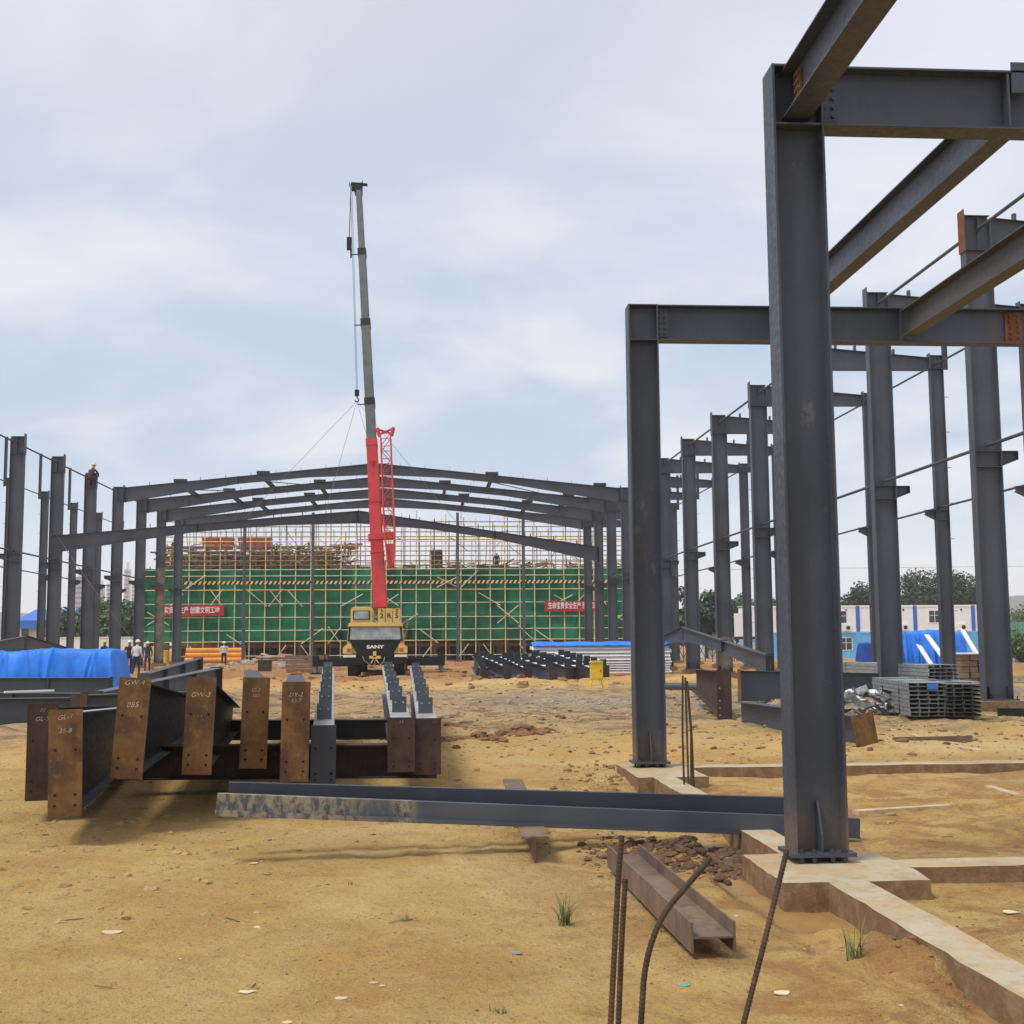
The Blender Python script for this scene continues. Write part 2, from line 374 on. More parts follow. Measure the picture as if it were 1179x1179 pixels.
def conc_mat():
    m, t, bs = nodes_mat('muddy_concrete')
    n1 = tnoise(t, .9, 6, .65, rnd=False); n2 = tnoise(t, 9, 8, .7, rnd=False); n3 = tnoise(t, 45, 4, .7, rnd=False)
    c = tmix(t, (.37, .30, .18), (.47, .405, .28), tramp(t, n1, .35, .6))
    c = tmix(t, c, (.38, .24, .10), tramp(t, n2, .46, .68, 0, .75)); c = tmix(t, c, (.46, .29, .11), tramp(t, tnoise(t, 1.6, 8, .7, rnd=False), .44, .70, 0, .7)); c = tmix(t, c, (.20, .16, .11), tramp(t, n3, .6, .8, 0, .35))
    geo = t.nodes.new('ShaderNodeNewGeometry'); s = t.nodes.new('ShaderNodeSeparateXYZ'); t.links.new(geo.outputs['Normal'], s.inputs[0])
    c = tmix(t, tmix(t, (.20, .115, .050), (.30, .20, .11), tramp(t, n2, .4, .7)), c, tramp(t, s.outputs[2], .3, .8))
    t.links.new(c, bs.inputs['Base Color']); bs.inputs['Roughness'].default_value = .9
    tbump(t, bs, tmath(t, 'ADD', n2, tmath(t, 'MULTIPLY', n3, .4)), .5, .02)
    return m
M['conc'] = conc_mat()

def ground_mat():
    m, t, bs = nodes_mat('construction_soil')
    geo = t.nodes.new('ShaderNodeNewGeometry'); pos = geo.outputs['Position']
    sp = t.nodes.new('ShaderNodeSeparateXYZ'); t.links.new(pos, sp.inputs[0])
    nn = lambda s, d=6, r=.6, di=0: tnoise(t, s, d, r, vec=pos, dist=di)
    big, mid, fine, grit, tiny = nn(.18, 5, .55), nn(.9, 7, .62, .3), nn(5, 8, .68), nn(28, 6, .7), nn(120, 3, .7)
    c = tmix(t, (.585, .355, .108), (.71, .475, .18), tramp(t, mid, .32, .66))
    c = tmix(t, c, (.72, .54, .27), tramp(t, big, .50, .66, 0, .6))
    # dusty grey-brown haul track across the middle of the site
    dx = tmath(t, 'ADD', sp.outputs[1], tmath(t, 'MULTIPLY', tmath(t, 'SUBTRACT', mid, .5), 14))
    band = tmath(t, 'MULTIPLY', tramp(t, dx, 17, 24), tramp(t, dx, 44, 36))
    c = tmix(t, c, (.40, .285, .17), tmath(t, 'MULTIPLY', band, tramp(t, fine, .3, .6, .25, .8)))
    c = tmix(t, c, (.165, .11, .062), tmath(t, 'MULTIPLY', band, tramp(t, tnoise(t, 1.5, 8, .72, vec=pos, dist=.6, stretch=(.45, 1.3, 1)), .45, .60, 0, .85)))
    c = tmix(t, c, (.20, .11, .05), tmath(t, 'MULTIPLY', tramp(t, dx, 9, 16), tramp(t, nn(3.1, 7, .7, 1.0), .56, .68, 0, .6)))
    grav = tmath(t, 'MULTIPLY', tmath(t, 'MULTIPLY', tramp(t, dx, 26, 29), tramp(t, dx, 38, 34)), tramp(t, sp.outputs[0], -1, 3))
    c = tmix(t, c, (.31, .275, .22), tmath(t, 'MULTIPLY', grav, tramp(t, fine, .38, .58, 0, .8)))
    redw = tmath(t, 'MULTIPLY', tramp(t, sp.outputs[0], .2, 1.8, .25, 1), tramp(t, sp.outputs[1], 17, 12))
    c = tmix(t, c, (.44, .225, .078), tmath(t, 'MULTIPLY', redw, tramp(t, nn(1.35, 8, .7, .8), .43, .58, 0, .92)))
    c = tmix(t, c, (.27, .145, .06), tmath(t, 'MULTIPLY', redw, tramp(t, nn(3.4, 9, .75, .5), .54, .66, 0, .7)))
    # turned reddish clay around the crane
    clay = tmath(t, 'MULTIPLY', tramp(t, dx, 40, 52), tramp(t, big, .36, .56, .35, .95))
    c = tmix(t, c, (.36, .165, .062), clay)
    c = tmix(t, c, (.44, .26, .12), tmath(t, 'MULTIPLY', clay, tramp(t, mid, .5, .66, 0, .8)))
    # damp patches, grit and dust
    c = tmix(t, c, (.30, .165, .062), tramp(t, fine, .56, .74, 0, .60))
    c = tmix(t, c, (.25, .145, .062), tramp(t, grit, .56, .70, 0, .62))
    c = tmix(t, c, (.64, .50, .29), tramp(t, grit, .42, .28, 0, .60))
    g2 = nn(62, 4, .75)
    c = tmix(t, c, (.15, .085, .035), tramp(t, g2, .57, .68, 0, .65))
    c = tmix(t, c, (.70, .57, .36), tramp(t, tiny, .60, .72, 0, .7))
    c = tmix(t, c, (.14, .09, .045), tramp(t, tiny, .40, .30, 0, .7))
    # wet mud in the trench
    wet = tmath(t, 'MULTIPLY', tmath(t, 'MULTIPLY', tramp(t, sp.outputs[2], -.165, -.20), tramp(t, sp.outputs[1], 13.6, 13.0)), tmath(t, 'MULTIPLY', tramp(t, sp.outputs[0], 1.5, 1.75), tramp(t, sp.outputs[0], 2.7, 2.5)))
    c = tmix(t, c, (.33, .185, .070), tmath(t, 'MULTIPLY', wet, .9))
    t.links.new(c, bs.inputs['Base Color'])
    t.links.new(tramp(t, wet, 0, 1, .92, .35), bs.inputs['Roughness']); bs.inputs['Specular IOR Level'].default_value = .25
    dry = tmath(t, 'SUBTRACT', 1, tmath(t, 'MULTIPLY', wet, .9))
    h = tmath(t, 'ADD', tmath(t, 'MULTIPLY', fine, 1.5), tmath(t, 'ADD', tmath(t, 'MULTIPLY', grit, .5), tmath(t, 'MULTIPLY', tiny, .16)))
    tbump(t, bs, tmath(t, 'MULTIPLY', h, dry), 1.0, .07)
    return m
M['ground'] = ground_mat()

# ------------------------------------------------------------------ ground
def vnoise(x, y, seed=0):
    xi, yi = np.floor(x).astype(np.int64), np.floor(y).astype(np.int64); fx, fy = x-xi, y-yi
    fx = fx*fx*(3-2*fx); fy = fy*fy*(3-2*fy)
    def h(a, b):
        n = (a*374761393+b*668265263+seed*1442695041) & 0x7fffffff
        n = ((n ^ (n >> 13))*1274126177) & 0x7fffffff
        return ((n ^ (n >> 16)) & 0xffff)/65535.0
    return (h(xi, yi)*(1-fx)+h(xi+1, yi)*fx)*(1-fy)+(h(xi, yi+1)*(1-fx)+h(xi+1, yi+1)*fx)*fy
def fbm(x, y, o, seed=0):
    s = 0; a = .5
    for i in range(o): s = s+a*(vnoise(x*2**i+17.3*i, y*2**i-9.1*i, seed+i)-.5)*2; a *= .5
    return s
def sstep(x, a, b): t = np.clip((x-a)/(b-a), 0, 1); return t*t*(3-2*t)
MOUNDS = [(4.6, 9.9, .8, .05), (6.4, 11.6, 1.6, .05), (2.0, 9.4, .5, .06), (1.3, 9.7, .6, .05), (4.9, 6.6, 1.0, .06), (1.9, 9.0, .25, .08), (PY(312, 755, 86).x, 86, 2.6, .75), (PY(335, 755, 88).x, 88, 2.2, .5), (2.2, 23, 1.6, .10), (0.2, 30, 2.5, .14), (4.0, 30, 2, .10), (3, 43, 3, .22), (-6, 46, 3, .25), (8, 46, 3, .2), (9.5, 43, 2, .28), (14, 42, 1.6, .6), (-2, 68, 6, .15), (-8, 55, 4, .2)]
def height(x, y):
    r = np.sqrt(x*x+y*y)
    far = sstep(r, 12, 40)
    z = GZ + .045*fbm(x*.5, y*.5, 3, 3)*(.5+far) + .035*fbm(x*2.1, y*2.1, 4, 11)*(.35+.9*far) + .020*fbm(x*8, y*8, 3, 21)*sstep(-r, -30, -12)*(.5+sstep(fbm(x*.8, y*.8, 3, 61), -.1, .3)) + .008*fbm(x*24, y*24, 2, 71)*sstep(-r, -14, -6)
    z = z + far*.16*fbm(x*.22, y*.35, 4, 31)*(1-sstep(r, 150, 400)) + sstep(r, 10, 22)*(.16*np.maximum(fbm(x*.55, y*.9, 4, 41), -.05) + .08*fbm(x*2.2, y*3.0, 3, 51))*(1-sstep(r, 60, 110))
    # wheel ruts over the haul track
    z = z - .05*np.exp(-((y-27-.12*x+1.2*fbm(x*.2, y*0, 2, 5))/.35)**2)*sstep(x, -8, 0) - .05*np.exp(-((y-29.4-.12*x+1.2*fbm(x*.2, y*0, 2, 5))/.35)**2)*sstep(x, -8, 0)
    for (mx_, my_, mr, mh) in MOUNDS:
        d = np.sqrt((x-mx_)**2+(y-my_)**2)/mr; z = z+mh*np.exp(-d*d*2)*(1+.5*fbm(x*1.7, y*1.7, 3, 8))
    # trench dug along the left side of the ground beam
    w = .36+.10*fbm(y*1.1, y*0, 2, 77)
    t = sstep(x, 2.33-w-.16, 2.33-w+.06)*(1-sstep(x, 2.62, 2.7))*sstep(y, 2.5, 3.4)*(1-sstep(y, 12.9, 13.6))
    floor = -.205+.03*fbm(x*3, y*3, 3, 15)
    z = z*(1-t)+np.minimum(z, floor)*t
    for (mx_, my_, mr, mh) in ((2.27, 6.0, .42, .17), (2.15, 6.5, .3, .06), (2.0, 5.3, .5, .07), (2.3, 4.5, .3, .1), (1.9, 8.8, .35, .04), (2.2, 10.4, .5, .12)):
        d = np.sqrt((x-mx_)**2+(y-my_)**2)/mr; z = z+mh*np.exp(-d*d*2)*(1+.9*fbm(x*5, y*5, 3, 8))
    z = np.where((x > 2.6) & (y < 13.8) & (y > 8.25) & (x < 9), np.minimum(z, -.10), z)
    lower = sstep(x, 18, 34)*sstep(y, 60, 110)*(1-sstep(r, 400, 900))
    return z-.5*lower - sstep(r, 300, 3000)*2
HZ = 1
ys = [-90, -30, -10, -3, 0, 1.2, 2.0]
y = 2.4
while y < 48: ys.append(y); y *= 1.0062
while y < 130: ys.append(y); y *= 1.014
while y < 2000: ys.append(y); y *= 1.06
ts = list(np.linspace(-.62, .72, 330)); ts = [-14, -6, -3, -1.8, -1.2, -.9, -.75]+ts+[.85, 1.0, 1.3, 1.9, 3, 6, 14]
ya = np.array(ys)[:, None]; ta = np.array(ts)[None, :]
XX = np.clip(np.maximum(ya, 2.4)*ta, -1650, 1650); YY = ya+0*ta
ZZ = height(XX, YY)
nr, nc = XX.shape
gm = bpy.data.meshes.new('ground')
co = np.stack([XX, YY, ZZ], -1).reshape(-1, 3)
idx = np.arange(nr*nc).reshape(nr, nc)
fc = np.stack([idx[:-1, :-1], idx[:-1, 1:], idx[1:, 1:], idx[1:, :-1]], -1).reshape(-1, 4)
gm.from_pydata(co.tolist(), [], fc.tolist()); gm.materials.append(M['ground'])
gm.polygons.foreach_set('use_smooth', [True]*len(gm.polygons))
go = bpy.data.objects.new('ground', gm); COL.objects.link(go); go['kind'] = 'structure'
def gz(x, y): return float(height(np.array([[x]], float), np.array([[y]], float))[0, 0])

# far hills on the horizon
def hills(name, az0, az1, dist, hmax, seed, m):
    mb = MB(); n = 90; rows = []
    for i in range(n+1):
        a = az0+(az1-az0)*i/n; e = math.sin(math.pi*i/n)**.5
        hh = hmax*e*(.62+.35*float(fbm(np.array([a*14.]), np.array([seed*3.3]), 4, seed)[0])*1.4)
        rows.append([(math.sin(a)*(dist+k*110), math.cos(a)*(dist+k*110), z) for k, z in ((0, -12), (.5, hh*.55), (1, max(hh, 4)), (1.8, hh*.5), (2.5, -12))])
    b = 0
    for rrow in rows: mb.v += rrow
    for i in range(n):
        for k in range(4): mb.face([i*5+k, (i+1)*5+k, (i+1)*5+k+1, i*5+k+1])
    o = mb.build(name, m, smooth=True); o['kind'] = 'structure'; return o
M['hill'] = mat('wooded_hill', (.045, .075, .05), .9, .3, .004)
hills('hills', rad(14), rad(44), 1500, 80, 2, M['hill'])
hills('hills', rad(-32), rad(-12), 1550, 58, 5, M['hill'])

# ------------------------------------------------------------------ concrete ground beams with pads
ZC = -.04
mb = MB()
def slabs(poly, z1=ZC, z0=-.62):
    mb.prism(poly, 'z', z0, z1)
# long strip under the front column line, widened into pads at both columns; the cross strips butt against it
slabs([(2.36, 0.5), (2.60, 0.5), (2.60, 7.36), (2.36, 7.36)])
slabs([(2.09, 7.36), (2.98, 7.36), (3.02, 7.70), (3.02, 8.06), (2.98, 8.36), (2.10, 8.36)])
slabs([(2.36, 8.36), (2.60, 8.36), (2.60, 13.05), (2.36, 13.05)])
slabs([(2.20, 13.05), (2.95, 13.05), (2.95, 14.50), (2.20, 14.50)])
slabs([(3.02, 7.78), (10.5, 7.78), (10.5, 8.06), (3.02, 8.06)])
slabs([(2.95, 13.98), (11.5, 13.98), (11.5, 14.3), (2.95, 14.3)])
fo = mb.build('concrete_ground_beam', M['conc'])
bm = bmesh.new(); bm.from_mesh(fo.data)
bmesh.ops.subdivide_edges(bm, edges=[e for e in bm.edges if e.calc_length() > .5 and abs(e.verts[0].co.z-e.verts[1].co.z) < .01], cuts=44, use_grid_fill=True)
for v in bm.verts:
    a, b = np.array([v.co.x*3.1+7]), np.array([v.co.y*3.1])
    a2, b2 = a*5, b*5; v.co.x += .014*float(fbm(a, b, 4, 91)[0])+.010*float(fbm(a2, b2, 3, 94)[0]); v.co.y += .010*float(fbm(a, b, 4, 92)[0])+.008*float(fbm(a2, b2, 3, 95)[0]); v.co.z += .010*float(fbm(a, b, 3, 93)[0])
bm.to_mesh(fo.data); bm.free()
tag(fo, 'pale muddy concrete ground beam strips and pads under the two front columns', 'foundation')

ORD = ['first', 'second', 'third', 'fourth', 'fifth', 'sixth', 'seventh', 'eighth', 'ninth', 'tenth', 'eleventh', 'twelfth', 'thirteenth']
YK = lambda k: 25.49+6*k

# ------------------------------------------------------------------ the two front columns
def small_column(x, y, label, near):
    r = thing('steel_column', label, 'column', (x, y, 0), 'front portal columns')
    d, b, tf, H = .35, .24, .016, 5.30
    mb = MB()
    mb.span((0, 0, .025), (tf, b, H)); mb.span((d-tf, 0, .025), (d, b, H)); mb.span((tf, b/2-.006, .025), (d-tf, b/2+.006, H))
    mb.build('shaft', M['steelc'], r)
    MB().box((d/2, b/2, .0125), (.42, .33, .025)).build('base_plate', M['steel'], r)
    MB().prism([(-.004, .025), (b/2-.006, .025), (b/2-.006, .34), (b/2-.05, .34), (-.004, .14)], 'x', d/2-.007, d/2+.007).build('stiffener', M['steel'], r)
    MB().prism([(b/2+.006, .025), (b+.004, .025), (b+.004, .14), (b/2+.05, .34), (b/2+.006, .34)], 'x', d/2-.007, d/2+.007).build('stiffener', M['steel'], r)
    for z in (5.30, 4.885):
        mb = MB(); mb.span((tf, .004, z-.014), (d-tf, b/2-.006, z)); mb.span((tf, b/2+.006, z-.014), (d-tf, b-.004, z)); mb.build('continuity_plate', M['steel'], r)
    for sx in (.035, .115, .235, .315):
        for sy in (-.015, b+.015):
            mb = MB().tube((sx, sy, -.07), (sx, sy, .05), .011, 8); mb.tube((sx, sy, .026), (sx, sy, .04), .018, 6); mb.tube((sx, sy, -.03), (sx, sy, -.001), .02, 6); mb.build('anchor_bolt', M['bolt'], r)
    MB().prism([(d/2-.13, b/2-.09), (d/2+.13, b/2-.09), (d/2+.13, b/2+.09), (d/2-.13, b/2+.09)], 'z', -.06, -.0005).build('grout_pad', M['rustd'], r)
    return r
XA, YA, YB = 2.3555, 7.989, 14.077
small_column(XA, YA, 'nearest large grey steel column on a muddy concrete pad', True)
small_column(XA, YB, 'second front steel column, standing left of the nearest one', False)

def bolts_on(r, pts, nrm, rr=.015, h=.016, m='bolt'):
    for p in pts:
        p = V(p); n = V(nrm); MB().tube(p, p+n*h, rr, 6).build('bolt', M[m], r, world=True)

def cross_beam(y, label, x1):
    x0 = XA+.35
    r = thing('floor_beam', label, 'beam', (x0, y+.12, 4.885), 'front portal cross beams')
    MB().ibeam((x0+.002, y+.12, 5.30), (x1, y+.12, 5.30), .42, b=.20, tf=.014, tw=.01).build('beam_body', M['steel'], r, world=True)
    p = MB().span((x0+.002, y+.097, 4.93), (x0+.13, y+.115, 5.27)).build('connection_plate', M['steel'], r, world=True)
    for i in range(2):
        for k in range(5):
            q = V((x0+.035+.06*i, y+.097, 4.97+.065*k)); MB().tube(q, q+V((0, -.016, 0)), .014, 6).build('bolt', M['bolt'], p, world=True)
    return r
bA = cross_beam(YA, 'grey I-beam running right from the top of the nearest column', 10.4)
MB().span((4.02, YA+.025, 4.90), (4.035, YA+.114, 5.285)).build('stiffener', M['steel'], bA, world=True)
MB().span((4.05, YA+.02, 5.14), (4.20, YA+.03, 5.36)).build('cleat', M['steel'], bA, world=True)
bB = cross_beam(YB, 'grey I-beam running right from the second column, behind the nearest column', 10.4)
p = MB().span((6.93, YB+.09, 4.91), (7.14, YB+.112, 5.27)).build('splice_plate', M['rusto'], bB, world=True)
for i in range(2):
    for k in range(5):
        q = V((6.985+.10*i, YB+.09, 4.96+.066*k)); MB().tube(q, q+V((0, -.02, 0)), .016, 6).build('bolt', M['rusto'], p, world=True)
for x, y in ((5.62, YB),):
    MB().span((x, y+.026, 4.90), (x+.012, y+.114, 5.285)).build('stiffener', M['steel'], bB, world=True)
def long_beam(x, y0, y1, ztop, d, b, label, m):
    r = thing('tie_beam', label, 'beam', (x, y0, ztop-d), 'beams between the front portals')
    MB().ibeam((x, y0, ztop), (x, y1, ztop), d, b=b, tf=.011, tw=.008).build('beam_body', M[m], r, world=True)
    return r
tb = long_beam(2.53, -3.0, YA+.11, 5.27, .34, .19, 'grey beam passing overhead from the nearest column towards the viewer', 'steel')
p = MB().span((2.505, YA-.13, 4.99), (2.523, YA-.03, 5.22)).build('fin_plate', M['rusto'], tb, world=True)
for i in range(2):
    for k in range(4):
        q = V((2.505, YA-.105+.05*i, 5.02+.055*k)); MB().tube(q, q+V((-.016, 0, 0)), .014, 6).build('bolt', M['rusto'], p, world=True)
long_beam(4.12, YA+.235, YB+.02, 5.27, .32, .15, 'tie beam between front portals, nearer to the nearest column', 'steel')
long_beam(5.72, YA+.235, YB+.02, 5.27, .32, .17, 'muddy tie beam between front portals, further right', 'mudsteel')

# ------------------------------------------------------------------ tall columns of the large hall
HT = 10.6
def tall_column(side, label, rusty=False, group='', mud=False):
    """local frame: x=0 is the nave face, +x*side goes towards the aisle; y=0 the near flange edge"""
    r = thing('steel_column', label, 'column', (0, 0, 0), group)
    s = side; d, b, tf = .60, .26, .018
    mb = MB()
    X = lambda a: a*s
    mb.span((X(0), 0, .11), (X(tf), b, HT-.05)); mb.span((X(d-tf), 0, .11), (X(d), b, HT-.12)); mb.span((X(tf), b/2-.007, .11), (X(d-tf), b/2+.007, HT-.08))
    mb.build('shaft', M['steel2'], r)
    MB().span((X(-.024), -.02, HT-.87), (X(-.001), b+.02, HT+.06)).build('end_plate', M['rusto'] if rusty else M['steel2'], r)
    for z in (HT-.06, HT-.82, 5.36, 5.02):
        mb = MB(); mb.span((X(tf), .006, z-.014), (X(d-tf), b/2-.007, z)); mb.span((X(tf), b/2+.007, z-.014), (X(d-tf), b-.006, z)); mb.build('stiffener', M['steel2'], r)
    MB().span((X(d*.52), .012, HT-.80), (X(d*.52+.014), b/2-.008, HT-.075)).build('stiffener', M['steel2'], r)
    if mud: MB().span((X(-.003), -.004, .11), (X(-.0005), b+.003, 1.6 if mud is True else mud)).build('mud_patch', M['mudc'], r)
    if mud: MB().span((X(tf+.001), b/2-.011, .12), (X(d-tf-.001), b/2-.0075, 1.5 if mud is True else mud-.1)).build('mud_patch', M['mudc'], r)
    br = MB(); br.ibeam((X(d+.001), b/2, 5.36), (X(d+.36), b/2, 5.36), .33, .19, b=.22, tf=.012, tw=.01); br.span((X(d+.361), b/2-.1, 5.17), (X(d+.373), b/2+.1, 5.355))
    br.build('bracket', M['steel2'], r)
    MB().box((X(d/2), b/2, .095), (.78, .42, .03)).build('base_plate', M['steel2'], r)
    for gx in (.1, .5):
        mb = MB(); mb.prism([(-.08, .11), (b/2-.008, .11), (b/2-.008, .36), (.02, .36), (-.08, .2)], 'x', X(gx)-.007, X(gx)+.007); mb.build('gusset', M['steeld'], r)
    for gx in (-.05, .2, .4, .65):
        MB().tube((X(gx), -.05, .02), (X(gx), -.05, .17), .016, 6).build('anchor_bolt', M['bolt'], r)
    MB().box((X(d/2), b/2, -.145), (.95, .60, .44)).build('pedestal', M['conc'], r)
    return r
XR, XL = 11.662, -17.664
def place(proto, used, loc):
    if not used: proto.location = loc; used.append(1); return proto
    return copy_tree(proto, loc)
GR = 'tall columns of the right hall row'; GL = 'tall columns of the left hall row'
pr = tall_column(1, 'x', False, GR)
used = []
for k in range(12):
    lab = f'{ORD[k]} tall grey column from the front in the long right-hand row of the hall'
    if k == 0:
        o = tall_column(1, lab, True, GR); o.location = (XR, YK(0), 0); continue
    if k == 4:
        o = tall_column(1, lab, False, GR, mud=True); o.location = (XR, YK(4), 0); continue
    o = place(pr, used, (XR, YK(k), 0)); o['label'] = lab
pl = tall_column(-1, 'x', False, GL); used = []
for k in range(5, 12):
    lab = f'{ORD[k-5]} tall grey column from the front in the left-hand row of the hall'
    if k == 10:
        o = tall_column(-1, lab+', lower half stained with mud', False, GL, mud=6.6); o.location = (XL, YK(10), 0); continue
    if k == 6:
        o = tall_column(-1, lab, True, GL); o.location = (XL, YK(6), 0); continue
    o = place(pl, used, (XL, YK(k), 0)); o['label'] = lab

# slim outer columns
def slim_column(side, label, group, hpost):
    r = thing('steel_column', label, 'column', (0, 0, 0), group); s = side
    d, b, tf = .42, .20, .014; X = lambda a: a*s; H = 10.27
    mb = MB(); mb.span((X(0), 0, .1), (X(tf), b, H)); mb.span((X(d-tf), 0, .1), (X(d), b, H)); mb.span((X(tf), b/2-.006, .1), (X(d-tf), b/2+.006, H)); mb.build('shaft', M['steel2'], r)
    MB().ibeam((X(-.001), b/2, 5.36), (X(-.33), b/2, 5.36), .30, .14, b=.18, tf=.012, tw=.01).build('bracket', M['steel2'], r)
    for z in (H, H-.42, 5.36, 5.05): MB().span((X(tf), .004, z-.012), (X(d-tf), b/2-.006, z)).build('stiffener', M['steel2'], r)
    MB().span((X(-.02), -.02, H-.46), (X(-.001), b+.02, H+.06)).build('end_plate', M['steel2'], r)
    mb = MB(); mb.ibeam((X(d+.17), b/2, H-.45), (X(d+.17), b/2, hpost), .15, b=.11, tf=.01, tw=.008, up=(X(1), 0, 0)); mb.span((X(d+.001), b/2-.05, H-.40), (X(d+.02), b/2+.05, H-.02)); mb.build('parapet_post', M['steel2'], r)
    for k in range(8):
        z = 1.1+1.12*k; MB().span((X(d+.001), b/2-.03, z), (X(d+.16), b/2+.03, z+.012)).build('girt_cleat', M['steel2'], r)
    MB().box((X(d/2), b/2, .085), (.6, .36, .03)).build('base_plate', M['steel2'], r)
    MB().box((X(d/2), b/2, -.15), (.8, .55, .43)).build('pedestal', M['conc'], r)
    return r
XRO, XLO = 15.84, -21.93
GRO = 'slim outer columns on the right'; GLO = 'slim outer columns on the left'
pr = slim_column(1, 'x', GRO, 12.1); used = []
for k in range(1, 12):
    o = place(pr, used, (XRO, YK(k), 0)); o['label'] = f'{ORD[k-1]} slim outer column from the front beyond the right-hand hall row'
pl = slim_column(-1, 'x', GLO, 12.5); used = []
for k in range(7, 12):
    o = place(pl, used, (XLO, YK(k), 0)); o['label'] = f'{ORD[k-7]} slim outer column from the front beyond the left-hand hall row'

# aisle rafters on the right
def aisle_rafter():
    r = thing('aisle_rafter', 'x', 'rafter', (XR+.60, 0, 9.7), 'short rafters over the right aisle')
    MB().ibeam((XR+.602, .13, 10.50), (XRO-.024, .13, 10.20), .72, .40, b=.22, tf=.012, tw=.009).build('beam_body', M['steel2'], r, loc=None, world=True)
    MB().span((XR+.604, .10, 9.75), (XR+.622, .122, 10.47)).build('end_plate', M['steel2'], r, world=True)
    for i in range(4):
        x = XR+1.15+.62*i; z = 10.50-(x-XR-.6)*.085; MB().span((x, .08, z-.01), (x+.07, .18, z+.17)).build('purlin_cleat', M['steel2'], r, world=True)
    return r
pr = aisle_rafter(); used = []
for k in range(12):
    o = place(pr, used, (XR+.60, YK(k), 9.7)); o['label'] = f'{ORD[k]} short grey rafter from the front linking right hall row to slim outer columns'

# tie rods (pipes) between columns
def rod(p0, p1, label, group, r=.04):
    p0, p1 = V(p0), V(p1); o = thing('tie_rod', label, 'tie rod', p0, group)
    d = (p1-p0).normalized(); a, b = p0+d*.16, p1-d*.16
    MB().tube(a, b, r, 8).build('pipe', M['steel2'], o, world=True)
    for q, e in ((p0, a), (p1, b)): MB().bar(q+d*(.012 if q is p0 else -.012), e, .012, .09).build('end_tab', M['steel2'], o, world=True)
for k in range(-1, 11):
    for z, w in ((10.22, 'upper'), (5.47, 'lower')):
        lab = f'{w} tie rod joining {ORD[k]} and {ORD[k+1]} tall columns of the right-hand row' if k >= 0 else f'{w} tie rod coming from the right edge to first tall right-hand column'
        if k == -1 or k >= 0: rod((XR+.30, YK(k)+.14, z), (XR+.30, YK(k+1)+.12, z), lab, 'tie rods of the right hall row')
    if k >= 1:
        for z, w in ((9.96, 'upper'), (5.44, 'lower')):
            rod((XRO+.16, YK(k)+.11, z), (XRO+.16, YK(k+1)+.09, z), f'{w} tie rod joining {ORD[k-1]} and {ORD[k]} slim outer columns on the right', 'tie rods of the right outer columns', .034)
for k in range(4, 11):
    for z, w in ((10.22, 'upper'), (5.47, 'lower')):
        lab = f'{w} tie rod joining {ORD[k-5]} and {ORD[k-4]} tall columns of the left-hand row' if k >= 5 else f'{w} tie rod coming from the left edge to first tall left-hand column'
        rod((XL-.30, YK(k)+.14, z), (XL-.30, YK(k+1)+.12, z), lab, 'tie rods of the left hall row')
    if k >= 6:
        for z, w in ((9.96, 'upper'), (5.44, 'lower')):
            lab = f'{w} tie rod joining {ORD[k-7]} and {ORD[k-6]} slim outer columns on the left' if k >= 7 else f'{w} tie rod coming from the left edge to first slim left-hand column'
            rod((XLO-.18, YK(k)+.11, z), (XLO-.18, YK(k+1)+.09, z), lab, 'tie rods of the left outer columns', .034)

# ------------------------------------------------------------------ roof rafters
def rafter(name, label, pL, pC, pR, loc, group, m, dep=(.86, .42, .68), cleats=True, b=.24, flyb=True):
    """two tapered halves meeting at the ridge; each half deep at the eave, shallow at one third, deeper at the ridge"""
    r = thing(name, label, 'rafter', loc, group)
    for e, sgn in ((V(pL), -1), (V(pR), 1)):
        c = V(pC); d0, d1, d2 = dep; n = V((0, 0, 1)); k = e.lerp(c, .45); k2 = e.lerp(c, .72)
        mb = MB(); tdir = (c-e).normalized()
        mb.ibeam(e, k, d0, d1, b=b, tf=.014, tw=.009); mb.ibeam(k, k2, d1, d1+.02, b=b, tf=.014, tw=.009); mb.ibeam(k2, c-tdir*.012, d1+.02, d2, b=b, tf=.014, tw=.009)
        h = mb.build('rafter_half', m, r, world=True)
        MB().bar(k+V((0, 0, .03)), k-V((0, 0, d1+.03)), .026, b+.03, up=tdir.cross(n)).build('splice_plate', M['steeld'], h, world=True)
        MB().bar(e.lerp(c, .005)+V((0, 0, .05)), e.lerp(c, .005)-V((0, 0, d0+.02)), .024, b+.04, up=tdir.cross(n)).build('end_plate', M['steeld'], h, world=True)
        if cleats:
            for i in range(1, 10):
                q = e.lerp(c, i/10.0); MB().box(q+V((0, 0, .09)), (.012, .14, .2), math.atan2(tdir.y, tdir.x)).build('purlin_cleat', M['steeld'], r, world=True)
                if flyb and i % 2 == 0: MB().bar(q+tdir*.35+V((0, .1, .02)), q-V((0, -.1, .5)), .03, .03).build('fly_brace', M['steeld'], r, world=True)
    c = V(pC); MB().bar(c+V((0, 0, .06)), c-V((0, 0, dep[2]+.03)), .03, b+.05, up=(0, 1, 0)).build('ridge_plate', M['steeld'], r, world=True)
    return r
XC = -3.0; ZE, ZR = 10.50, 11.98
for k in range(8, 12):
    y = YK(k)+.13
    rafter('roof_rafter', f'{ORD[k-8]} grey gabled roof rafter from the front, spanning the rear of the hall', (XL+.026, y, ZE), (XC, y, ZR), (XR-.026, y, ZE), (XC, y, ZE), 'roof rafters of the hall', M['steel2'])
